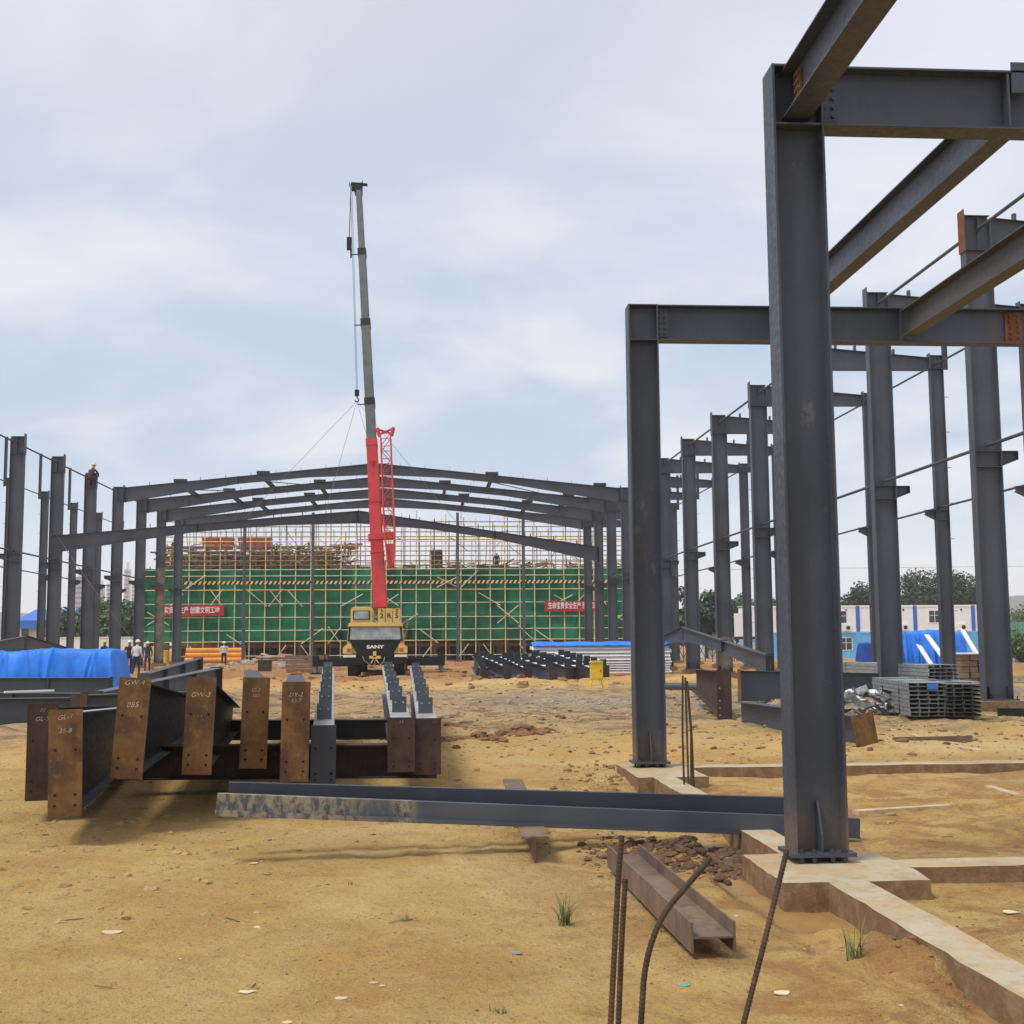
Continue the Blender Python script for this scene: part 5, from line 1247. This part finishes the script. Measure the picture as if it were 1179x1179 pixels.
pebble('rubble', M['stone'], 420, lambda r: (PY(312, 755, 84).x+r.gauss(0, 2.0), 83+r.gauss(0, 1.4)), .12, .6, seed=8)
for (px, py, s, lab) in ((607, 847, .44, 'large reddish clay lump in the middle of the haul track'), (520, 842, .3, 'clay lump lying just right of the girder stack'), (553, 852, .34, 'flat brown clay lump between girder stack and haul track'), (509, 854, .26, 'small dark clay lump touching rightmost girder end')):
    p = G(px, py); mb = MB(); rr_ = random.Random(px); 
    for k in range(70): a_, q_ = rr_.uniform(0, 6.28), rr_.random()**.6; clod_mesh(mb, (math.cos(a_)*q_*s, math.sin(a_)*q_*s*.6, rr_.uniform(0, s*.38)*(1-q_)), s*rr_.uniform(.12, .34), rr_)
    mb.v = [(a+p.x, b+p.y, c+gz(p.x, p.y)) for a, b, c in mb.v]; o = mb.build('clay_lump', M['clodr'], loc=(p.x, p.y, gz(p.x, p.y)), fix=False); tag(o, lab, 'clay lump', 'clay lumps')
p = G(757, 833); r = thing('paper_cup', 'small white discarded cup left of the second front column', 'cup', (p.x, p.y, gz(p.x, p.y)+.06)); mb = MB(); mb.tube((-.09, 0, 0), (.09, -.03, .01), .05, 12, .07); mb.build('cup_body', M['white'], r); MB().tube((.085, -.03, .01), (.093, -.031, .01), .058, 12).build('cup_mouth', M['dark'], r)

# scraps of paper, chips
for i, (px, py, s, lab) in enumerate(((292, 995, .055, 'pale stone chip below the long channels'), (130, 1073, .10, 'flat pale patch of lime on soil at lower left'), (430, 1131, .03, 'small white chip at lower centre left'), (285, 1140, .05, 'pale curled scrap near bottom left'), (392, 1146, .05, 'pinkish curled bark strip near the bottom'), (900, 1144, .065, 'cream paper scrap right of the leaning bar'), (1163, 1050, .09, 'pale wood scrap right of the concrete strip'), (330, 1176, .04, 'pale round pebble at the bottom edge'), (595, 1096, .05, 'grey crumpled foil left of the rusty bars'), (788, 1134, .045, 'bright green scrap of net near open H-section'), (440, 1134, .03, 'pale chip beside the small white chip'), (868, 920, .12, 'pale slab of dried mortar behind the long channel'))):
    p = G(px, py); z = gz(p.x, p.y); mb = MB(); rr_ = random.Random(i*7+1); s *= .72; n = 9; b0 = []
    ring = [(math.cos(t*2*math.pi/n)*s*rr_.uniform(.6, 1.1), math.sin(t*2*math.pi/n)*s*.7*rr_.uniform(.6, 1.1)) for t in range(n)]
    k = len(mb.v)
    for zz_ in (.001, .007): mb.v += [(p.x+a, p.y+b, z+zz_*.6+.25*abs(a)*rr_.uniform(0, .5)+.001) for a, b in ring]
    mb.face([k+n+t for t in range(n)]); mb.face([k+t for t in range(n)][::-1])
    for t in range(n): mb.face([k+t, k+(t+1) % n, k+n+(t+1) % n, k+n+t])
    mm_ = M['scrap']
    if 'green' in lab: mm_ = M['fence']
    if 'foil' in lab: mm_ = M['galv']
    o = mb.build('ground_scrap', mm_, loc=(p.x, p.y, z)); tag(o, lab, 'scrap', 'scraps on the soil')

rs = random.Random(77)
for i in range(22):
    p = G(rs.uniform(20, 1150), rs.uniform(960, 1170)); z = gz(p.x, p.y)
    if abs(p.x-2.48) < .75 and p.y < 9: continue
    L_ = rs.uniform(.02, .075); a_ = rs.uniform(0, 3.14); d_ = V((math.cos(a_), math.sin(a_), rs.uniform(-.05, .15)))*L_
    mb = MB(); mb.path([p+V((0, 0, z-p.z+.004))-d_, p+V((0, 0, z-p.z+.008)), p+V((.004, .004, z-p.z+.005))+d_], .003, 5)
    o = mb.build('twig', M[['straw', 'trunk', 'wood'][i % 3]], loc=(p.x, p.y, z)); tag(o, 'tiny dry twig or straw lying on the bare foreground soil', 'twig', 'twigs on the soil')
# tufts of grass
def tuft(px, py, h, n, lab, m='grass', spread=.10):
    p = G(px, py); z = gz(p.x, p.y); rs = random.Random(px); mb = MB()
    for i in range(n):
        a = rs.uniform(0, 6.28); L_ = h*rs.uniform(.45, 1.0); lean = rs.uniform(.05, 1.1); w = .0034*rs.uniform(.7, 1.3); base = V((rs.gauss(0, spread*.18), rs.gauss(0, spread*.18), -.01)); d = V((math.cos(a), math.sin(a), 0)); s = V((-d.y, d.x, 0)); prev = None
        for k in range(5):
            t = k/4; q = base+d*L_*lean*t*t+V((0, 0, L_*t*(1-.25*lean*t))); ww = w*(1-t*.92)
            cur = (q-s*ww, q+s*ww)
            if prev: mb.quad(prev[0], prev[1], cur[1], cur[0])
            prev = cur
    mb.v = [(a+p.x, b+p.y, c+z) for a, b, c in mb.v]; mb.m = [1 if rs_ % 5 == 0 else 0 for rs_ in [q//4 for q in range(len(mb.f))]]
    o = mb.build('grass_tuft', [M[m], M['straw']], loc=(p.x, p.y, z), fix=False); tag(o, lab, 'grass tuft', 'grass tufts')
tuft(650, 1064, .23, 70, 'green grass tuft left of the rusty bar pair')
tuft(986, 1114, .26, 34, 'grass tuft beside the muddy trench, lower right')
tuft(465, 1058, .08, 26, 'small dry tuft on the bare soil, lower centre', 'straw')
tuft(405, 1020, .07, 12, 'tiny green sprig on bare soil under the long channels')
tuft(440, 950, .13, 10, 'thin dry sprig behind channel shadow', 'straw')
tuft(575, 1165, .05, 26, 'low green sprig at the bottom edge left of bars')
tuft(980, 1040, .12, 8, 'sparse green sprig in the trench beside the pad')
tuft(205, 960, .06, 10, 'tiny dry sprig right of the standing rusty plate', 'straw')
tuft(762, 1070, .08, 8, 'tiny sprig beside the open H-section', 'straw')

# ------------------------------------------------------------------ people
def person(x, y, z, h, face, shirt, legs, helmet, label, pose='stand', lean=0, arms=(.12, .12)):
    r = thing('person', label, 'person', (x, y, z), rz=face)   # local: faces -Y
    k = h/1.72
    if pose == 'stand': hip, knee, foot_, sh = .92, .50, .05, 1.42
    s_ = lambda a, b, c: (a*k, b*k, c*k)
    if pose == 'crouch':
        J = {'pel': s_(0, .05, .36), 'chest': s_(0, -.12, .70), 'neck': s_(0, -.2, .90), 'head': s_(0, -.24, 1.04), 'crown': s_(0, -.23, 1.14)}
        legp = lambda s: [s_(s*.11, .05, .34), s_(s*.2, -.32, .44), s_(s*.16, -.10, .06), s_(s*.17, -.28, .03)]
        armp = lambda s: [s_(s*.19, -.14, .80), s_(s*.28, -.3, .60), s_(s*.12, -.46, .50), s_(s*.10, -.52, .46)]
    else:
        J = {'pel': s_(0, 0, .93), 'chest': s_(0, -.02-lean, 1.22), 'neck': s_(0, -.03-lean*1.4, 1.47), 'head': s_(0, -.05-lean*1.6, 1.59), 'crown': s_(0, -.045-lean*1.6, 1.69)}
        st_ = [.0, .09]
        legp = lambda s: [s_(s*.095, 0, .88), s_(s*.115, -.04+s*.05, .49), s_(s*.12, .02+s*.10, .07), s_(s*.135, -.12+s*.10, .03)]
        armp = lambda s: [s_(s*.19, -.02-lean, 1.39), s_(s*(.25), .03-lean, 1.12), s_(s*.24, -arms[0 if s < 0 else 1]-lean, .90), s_(s*.225, -arms[0 if s < 0 else 1]-.06-lean, .80)]
    vs, es, rd = [], [], []
    def add(p, r_): vs.append(p); rd.append(r_*k); return len(vs)-1
    pel = add(J['pel'], .135); ch = add(J['chest'], .155); nk = add(J['neck'], .062); hd = add(J['head'], .092); cr = add(J['crown'], .075)
    es += [(pel, ch), (ch, nk), (nk, hd), (hd, cr)]
    for s in (-1, 1):
        p = pel
        for q, rr_ in zip(legp(s), (.095, .068, .05, .042)): i = add(q, rr_); es.append((p, i)); p = i
        p = ch
        for q, rr_ in zip(armp(s), (.066, .05, .036, .040)): i = add(q, rr_); es.append((p, i)); p = i
    me = bpy.data.meshes.new('b'); me.from_pydata(vs, es, []); o = bpy.data.objects.new('b', me); COL.objects.link(o)
    sk = o.modifiers.new('s', 'SKIN'); su = o.modifiers.new('u', 'SUBSURF'); su.levels = 1
    for i, v in enumerate(me.skin_vertices[0].data): v.radius = (rd[i]*(1.15 if i in (0, 1) else 1), rd[i]*(.8 if i in (0, 1) else 1)); v.use_root = (i == 0)
    dg = bpy.context.evaluated_depsgraph_get(); dg.update(); m2 = bpy.data.meshes.new_from_object(o.evaluated_get(dg)); bpy.data.objects.remove(o)
    m2.name = 'body'; m2.materials.clear()
    for mm in (M[legs], M[shirt], M['skin'], M['black']): m2.materials.append(mm)
    for p in m2.polygons:
        c = p.center/k; j = 0; p.use_smooth = True
        if pose == 'crouch':
            j = 1 if c.z > .52 else 0
            if c.z > .93: j = 2
            if c.y < -.44: j = 2
        else:
            if c.z > .95: j = 1
            if c.z > 1.49: j = 2
            if abs(c.x) > .195 and c.z < .90: j = 2
            elif abs(c.x) > .19 and c.z < 1.0: j = 1
            if c.z < .085: j = 3
        p.material_index = j
    ob = bpy.data.objects.new('body', m2); COL.objects.link(ob); ob.parent = r
    hc = V(J['head'])+V((0, .0, .045*k)); mb = MB(); n = 14; rings = []
    for i in range(6):
        t = i/5*math.pi/2; rings.append((.118*k*math.cos(t), .115*k*math.sin(t)))
    for (ra, za), (rb, zb) in zip(rings, rings[1:]): mb.tube(hc+V((0, 0, za)), hc+V((0, 0, zb)), ra, n, max(rb, .004), cap=False)
    mb.tube(hc+V((0, 0, -.012)), hc+V((0, 0, .004)), .128*k, n, .124*k); mb.box(hc+V((0, -.135*k, -.004)), (.14*k, .07*k, .012))
    mb.build('helmet', M[helmet], r, smooth=True)
    nz = MB(); h0 = V(J['head']); nz.prism([(-.016*k, h0.z-.03*k), (.016*k, h0.z-.03*k), (0, h0.z+.02*k)], 'y', h0.y-.115*k, h0.y-.07*k); nz.build('nose', M['skin'], r)
    return r
def on(px, Y): return PY(px, 745, Y).x
p = on(157, 62.4); person(p, 62.4, gz(p, 62.4), 1.76, rad(160), 'shirtw', 'clothn', 'helmw', 'worker in white shirt, dark trousers and white helmet by the blue tarpaulin', lean=.04)
p = on(149, 65.2); person(p, 65.2, gz(p, 65)+.02, 1.7, rad(30), 'clothr', 'clothn', 'helmw', 'worker mostly hidden behind white-shirted worker beside tarpaulin')
p = on(170, 72); person(p, 72, gz(p, 72), 1.66, rad(190), 'clothd', 'clothd', 'helmw', 'worker in dark clothes standing between the left-hand hall columns', lean=.05)
p = on(258, 87); person(p, 87, gz(p, 87)-.15, 1.74, rad(10), 'shirtw', 'clothd', 'helmw', 'worker in white top and white helmet before the orange pipes', arms=(.02, .02))
p = on(120, 66.5); person(p, 66.5, gz(p, 66.5)+.0, 1.70, rad(60), 'clothd', 'clothd', 'helmy', 'worker with yellow helmet showing above the blue tarpaulin')
q = PY(572, 649, YS+2.6); person(q.x, YS+2.6, 7.3, 1.72, rad(180), 'clothd', 'clothd', 'helmw', 'worker in dark clothes standing on the upper deck right of boom')
person(XL-.26, YK(7)-.18, HT-.72, 1.74, rad(150), 'clothr', 'clothr', 'helmy', 'worker in maroon crouching on top of a left-hand hall column', pose='crouch')
q = PY(213, 622, YS+3.4); person(q.x-1, YS+3.2, 8.7, 1.7, rad(90), 'clothr', 'clothd', 'helmy', 'worker in maroon on stacked formwork at the left of deck', lean=.06)
MB().span((q.x-1.9, YS+2.7, 7.3), (q.x-.1, YS+3.8, 8.7)).build('formwork_panel', M['woodb'], bd_, world=True)

# ------------------------------------------------------------------ site cabins, sheds, fences, towers
def cabin(x, y, z, w, h, lower, label, win=True, ac=True, wf_=.30):
    r = thing('site_cabin', label, 'site cabin', (x, y, z), 'stacked site cabins')
    MB().span((.10, 0, .12), (w-.10, 2.4, h-.12)).build('wall', M['cont'] if lower else M['offw'], r)
    fm = M['blue'] if not lower else M['cont']
    for xx in (0, w-.2): MB().span((xx+.0, -.05, 0), (xx+.20, .15, h)).build('corner_post', fm, r)
    for zz_ in (0, h-.14): MB().span((.2, -.045, zz_), (w-.2, .1, zz_+.14)).build('frame_rail', M['cont'] if lower else M['offw'], r)
    MB().span((0, -.02, h), (w, 2.5, h+.05)).build('roof', M['offw'], r)
    if win:
        f = MB(); wx, wz, ww, wh = w*wf_, .95, 1.25, 1.25
        f.span((wx-.07, -.04, wz-.07), (wx+ww+.07, -.001, wz)); f.span((wx-.07, -.04, wz+wh), (wx+ww+.07, -.001, wz+wh+.07)); f.span((wx-.07, -.04, wz), (wx, -.001, wz+wh)); f.span((wx+ww, -.04, wz), (wx+ww+.07, -.001, wz+wh)); f.span((wx+ww/2-.03, -.035, wz), (wx+ww/2+.03, -.001, wz+wh)); f.span((wx, -.035, wz+wh*.58), (wx+ww/2-.03, -.001, wz+wh*.58+.05)); f.span((wx+ww/2+.03, -.035, wz+wh*.58), (wx+ww, -.001, wz+wh*.58+.05))
        wf = f.build('window', M['white'], r); MB().span((wx, -.018, wz), (wx+ww, -.002, wz+wh)).build('pane', M['glassd'], wf)
    if ac:
        a = MB().span((w*.72, -.36, .12), (w*.72+.85, -.06, .72)).build('air_conditioner', M['white'], r)
        MB().tube((w*.72+.55, -.37, .42), (w*.72+.55, -.358, .42), .22, 16).build('fan_grille', M['black'], a)
        MB().tube((w*.62, -.08, .2), (w*.62, -.08, 1.0), .05, 6).build('drain_pipe', M['galvd'], r)
        MB().tube((w*.80, -.03, h-.45), (w*.80, -.0015, h-.45), .12, 12).build('vent', M['black'], r)
    return r
YC = 131; zc0 = -.72
xw = [PY(p, 720, YC).x for p in (856, 922, 988, 1054, 1121, 1143)]
for i in range(5):
    w = xw[i+1]-xw[i]-.02
    nm = ORD[i]
    cabin(xw[i], YC, zc0+2.86, w, 2.76, False, f'{nm} white upper site cabin from the left with blue corner posts', win=(i not in (2, 4)), ac=(i != 4), wf_=.60 if i == 1 else .24)
    cabin(xw[i], YC, zc0, w, 2.80, True, f'{nm} light blue lower site cabin from the left', win=(i not in (2, 4)), ac=False, wf_=.68 if i == 1 else .24)
# white board panel and small buildings seen between columns
a, b = PY(846, 733, 108), PY(879, 706, 108)
r = thing('hoarding', 'large off-white hoarding panel on a dark frame between right columns', 'hoarding', (a.x, 108, -.6))
MB().span((a.x, 108, a.z), (b.x, 108.12, b.z)).build('board', M['offw'], r, world=True)
MB().span((a.x-.1, 107.93, a.z-.24), (b.x+.1, 108.1, a.z-.005)).build('bottom_rail', M['steeld'], r, world=True)
for x in (a.x+.2, (a.x+b.x)/2, b.x-.2): MB().span((x-.06, 108.13, -.8), (x+.06, 108.25, b.z)).build('post', M['steeld'], r, world=True)
MB().span((a.x, 108.3, -.7), (b.x, 108.4, a.z-.5)).build('lower_board', M['offw'], r, world=True)
a, b = PY(812, 745, 125), PY(845, 712, 125); r = thing('site_hut', 'pale grey hut with white roof edge far behind right columns', 'hut', (a.x, 125, -.6))
MB().span((a.x, 125, -.7), (b.x, 129, b.z-.9)).build('wall', M['tower'], r, world=True); MB().span((a.x-.3, 124.6, b.z-.895), (b.x+.2, 129.2, b.z-.75)).build('roof', M['white'], r, world=True)
for i in range(3): MB().span((a.x+.3+1.0*i, 124.95, .4), (a.x+.9+1.0*i, 124.998, 1.4)).build('window', M['glassd'], r, world=True)
# thin portable fence frames between columns
a = PY(770, 745, 88); r = thing('barrier_fence', 'dark tubular barrier fence with crossed bars behind right columns', 'fence', (a.x, 88, -.2)); mb = MB()
nx = 9; xx = [a.x+i*(PY(845, 745, 88).x-a.x)/nx for i in range(nx+1)]
for i in range(nx+1): mb.tube((xx[i], 88, -.3), (xx[i], 88, 1.25), .04, 5)
for i in range(nx): mb.tube((xx[i], 88, .1), (xx[i+1], 88, 1.2), .03, 5); mb.tube((xx[i], 88, 1.2), (xx[i+1], 88, .1), .03, 5); mb.tube((xx[i], 88, 1.22), (xx[i+1], 88, 1.22), .035, 5)
mb.build('fence_frame', M['galvd'], r, world=True)
# hoarding right edge
a, b = PY(1150, 737, 95), PY(1235, 716, 95); r = thing('hoarding_fence', 'green-topped grey hoarding fence at the right edge', 'fence', (a.x, 95, -.7))
MB().span((a.x, 95, a.z), (b.x, 95.1, b.z)).build('upper_panel', M['fence'], r, world=True); MB().span((a.x, 95.02, -.9), (b.x, 95.12, a.z-.01)).build('lower_panel', M['tower'], r, world=True)
for i in range(5): MB().span((a.x+i*1.4, 94.93, -.8), (a.x+i*1.4+.09, 94.99, b.z)).build('post', M['galv'], r, world=True)
# white perimeter wall at left
a, b = PY(-40, 749, 118), PY(168, 734, 118); r = thing('perimeter_wall', 'white perimeter wall behind the left-hand hall columns', 'wall', (a.x, 118, -.4))
MB().span((a.x, 118, -.6), (b.x, 118.2, b.z)).build('wall_panel', M['offw'], r, world=True); MB().span((a.x, 117.95, b.z+.002), (b.x, 118.25, b.z+.09)).build('coping', M['white'], r, world=True)
# blue-roofed shed
a, b = PY(18, 745, 150), PY(96, 716, 150); r = thing('shed', 'pale shed with bright blue sheet roof at far left', 'shed', (a.x, 150, -.4))
MB().span((a.x+.2, 150.3, -.6), (PY(62, 745, 150).x, 156, b.z+.2)).build('wall', M['pink'], r, world=True)
MB().hexa([(a.x, 149.8, b.z), (b.x, 149.8, b.z), (b.x, 157, b.z+1.5), (a.x, 157, b.z+1.5), (a.x, 149.8, b.z+.18), (b.x, 149.8, b.z+.18), (b.x, 157, b.z+1.68), (a.x, 157, b.z+1.68)]).build('roof', M['roofb'], r, world=True)
MB().span((a.x, 149.7, b.z-.75), (b.x, 149.79, b.z+.2)).build('roof_fascia', M['roofb'], r, world=True)
q = PY(27, 728, 150); f = MB().span((q.x-.3, 150.2, q.z-.6), (q.x+.5, 150.29, q.z+.5)).build('window', M['galvd'], r, world=True)
MB().span((q.x-.2, 150.15, q.z-.5), (q.x+.4, 150.19, q.z+.4)).build('pane', M['glassd'], f, world=True)
for x in (PY(75, 745, 150).x, b.x-.3): MB().bar((x, 150.2, -.6), (x, 150.2, b.z-.8), .15, .15).build('post', M['galv'], r, world=True)
# blue tarpaulin heaps and leaning boards near the cabins
def heap(px0, px1, Y, zt, label, m, seed):
    a, b = PY(px0, 760, Y), PY(px1, 760, Y); tarp_pile(label, a.x, b.x, Y, Y+3.2, gz(a.x, Y)-.1, zt, m, seed)
heap(1042, 1118, 62, 1.72, 'blue tarpaulin over a tall heap behind the slim right column', 'tarp', 12)
heap(1012, 1046, 52, 1.15, 'dark blue tarpaulin bundle left of the second tall right column', 'tarpd', 14)
heap(994, 1034, 50, .12, 'dark blue tarpaulin end trailing on the soil', 'tarpd', 16)
for i, (x0, y0, x1, y1, Y) in enumerate(((1058, 743, 1074, 768, 56), (1067, 731, 1094, 768, 57), (1108, 725, 1124, 752, 55))):
    p0, p1 = PY(x1, y1, Y-1.5), PY(x0, y0, Y+2.0); o = MB().bar(p0, p1, .26, .05, up=(0, -1, .3)).build('leaning_board', M['white'], loc=p0); tag(o, ['short white board leaning left on the blue tarpaulin heap', 'long white board leaning on the middle of blue tarpaulin heap', 'white board leaning on the tarpaulin heap right of slim column'][i], 'board', 'white leaning boards')
for i in range(4):
    p0 = G(968, 776); x = p0.x+random.uniform(-.2, .2); o = MB().bar((x, 39+.35*i, .02+.10*(i % 2)), (x+3.4, 39.2+.35*i, .02+.10*(i % 2)), .22, .09).build('timber_plank', M['woodl'], loc=(x, 39+.35*i, 0)); tag(o, 'pale timber plank stacked beside the dark blue tarpaulin', 'plank', 'planks by the blue tarpaulin')

# far towers
def tower(px0, px1, ptop, Y, label):
    a, b = PY(px0, 740, Y), PY(px1, ptop, Y); w = b.x-a.x; h = b.z
    r = thing('tower_block', label, 'tower block', (a.x, Y, 0), 'far tower blocks')
    MB().span((0, 0, -8), (w, w*.8, h)).build('wall', M['tower'], r); MB().span((w*.3, w*.2, h), (w*.65, w*.6, h+5)).build('roof_house', M['tower'], r)
    n = int(h/3.1)
    wm = MB()
    for s in (.12, .38, .64):
        for k in range(n): wm.span((w*s, -.6, 2+k*3.1), (w*(s+.2), -.05, 3.5+k*3.1))
    w_ = wm.build('window_bands', M['towerw'], r); w_['kind'] = 'stuff'
for px0, px1, pt, Y, lab in ((84, 97, 664, 800, 'leftmost hazy tower block beyond the left columns'), (113, 120, 676, 900, 'slim hazy tower block second from the left'), (121, 129, 672, 900, 'hazy tower block third from the left'), (141, 150, 655, 950, 'tallest hazy tower block beside the netted scaffold'), (150, 158, 668, 1000, 'low hazy tower block touching the scaffold edge')):
    tower(px0, px1, pt, Y, lab)

# ------------------------------------------------------------------ trees
def tree(name, x, y, h, w, label, m, seed, nleaf=3000, trunk_h=.22, leaf=.5, group='trees beyond the site'):
    rs = random.Random(seed); z0 = gz(x, y) if y < 400 else -.5
    r = thing(name, label, 'tree', (x, y, z0), group)
    th = h*trunk_h; tm = MB()
    tm.path([(0, 0, -.3), (.04*h*rs.uniform(-1, 1)*.3, 0, th*.6), (.02*h*rs.uniform(-1, 1), .0, th*1.6)], .1, 7, [.030*h, .023*h, .014*h])
    cl = []
    for i in range(24):
        a = rs.uniform(0, 6.28); q = rs.random()**.6*w*.40; zz_ = th+(h-th)*rs.uniform(.12, .86)
        q *= (1-.55*((zz_-th)/(h-th)-.4)**2*2); c_ = V((math.cos(a)*q, math.sin(a)*q, zz_)); R_ = rs.uniform(.13, .25)*w
        cl.append((c_, R_)); 
        if i % 2 == 0: s0 = V((0, 0, th*rs.uniform(.7, 1.4))); tm.path([s0, s0.lerp(c_, .5)+V((0, 0, -.04*h)), c_], .1, 5, [.012*h, .008*h, .004*h])
    tm.build('trunk', M['trunk'], r, smooth=True)
    mb = MB()
    for i in range(int(nleaf*1.8)):
        c_, R_ = cl[rs.randrange(len(cl))]; d = V((rs.gauss(0, 1), rs.gauss(0, 1), rs.gauss(0, .8))).normalized(); p = c_+d*R_*(rs.random()**.35)*V((1, 1, .75)).length/1.6
        n = (d+V((rs.gauss(0, .6), rs.gauss(0, .6), rs.gauss(.3, .6)))).normalized(); u = n.orthogonal().normalized(); v = n.cross(u); ang = rs.uniform(0, 6.28); u, v = u*math.cos(ang)+v*math.sin(ang), v*math.cos(ang)-u*math.sin(ang)
        L_ = leaf*rs.uniform(.5, 1.2); mb.quad(p-u*L_*.5, p-v*L_*.28, p+u*L_*.5, p+v*L_*.28)
    mb.build('crown', M[m], r, fix=False)
    return r
def tr(px, ptop, Y, w, lab, m, seed, **k):
    t_ = PY(px, ptop, Y); tree('tree', t_.x, Y, t_.z+.6, w, lab, m, seed, **k)
tr(993, 672, 160, 6.5, 'dark rounded tree behind cabins, left of the second tall right column', 'leaf', 1)
tr(1034, 682, 165, 6, 'low dark tree behind the upper cabins, between two taller ones', 'leaf', 2)
tr(1073, 657, 160, 10, 'large dark tree rising behind the upper site cabins', 'leaf', 3, nleaf=4200)
tr(1110, 662, 162, 9, 'broad dark tree just right of the slim right column', 'leaf', 4, nleaf=3600)
tr(1132, 678, 166, 7, 'dark tree partly behind the first tall right column', 'leaf', 5)
tr(1176, 700, 190, 12, 'low green tree over the hoarding at the right edge', 'leaf2', 6)
tr(812, 676, 120, 6, 'dark tree between fifth and sixth tall right columns', 'leaf', 7, nleaf=3000)
tr(790, 700, 118, 4, 'small dark tree low between distant right columns', 'leaf', 8)
tr(851, 682, 150, 8, 'green tree above the off-white hoarding panel', 'leaf2', 9)
tr(880, 690, 155, 7, 'green tree right of the off-white hoarding panel', 'leaf', 10)
tr(118, 702, 128, 6, 'green tree between left columns above the white wall', 'leaf2', 11)
tr(140, 697, 130, 6, 'green tree beside the netted scaffold at left', 'leaf2', 12)
tr(160, 703, 131, 5, 'green tree half hidden by the left end of netting', 'leaf', 13)
tr(88, 706, 138, 6, 'dark tree under the blue-roofed shed edge', 'leaf', 14)
tr(70, 716, 142, 5, 'low dark bush-like tree beside the blue-roofed shed', 'leaf', 15)
for i, px in enumerate((1168, 1182)):
    q = PY(px, 760, 92); tree('shrub', q.x, 91+i, 2.3, 3.4, ['light green shrub before the hoarding at right edge', 'second light green shrub at the extreme right edge'][i], 'leaf2', 30+i, nleaf=1200, trunk_h=.1, leaf=.3, group='shrubs by the hoarding')
# overhead line
a, b = PY(960, 661, 300), PY(1200, 655, 300); o = MB().tube(a+V((-60, 0, 1)), b+V((40, 0, 1)), .05, 4).build('power_line', M['rope'], loc=a); tag(o, 'thin overhead power line across the sky behind right columns', 'cable')

# leaning timber prop by the nearest column
p0, p1 = G(880, 834), PY(894, 806, 22.6); o = MB().bar(p0, p1, .09, .06, up=(1, 0, 0)).build('timber_prop', M['woodl'], loc=p0); tag(o, 'pale timber prop leaning behind the left side of nearest column', 'timber prop')
# humid air over the valley: one even volume around the camera and everything built here
hm, ht, hbs = nodes_mat('humid_air'); ht.nodes.remove(hbs)
pv = ht.nodes.new('ShaderNodeVolumePrincipled'); pv.inputs['Color'].default_value = (.88, .94, 1, 1); pv.inputs['Density'].default_value = .0004; pv.inputs['Anisotropy'].default_value = .0
ht.links.new(pv.outputs[0], ht.nodes['Material Output'].inputs['Volume'])
hz_ = MB().span((-1750, -150, -14), (1750, 2150, 84)).build('haze', hm); hz_['kind'] = 'stuff'
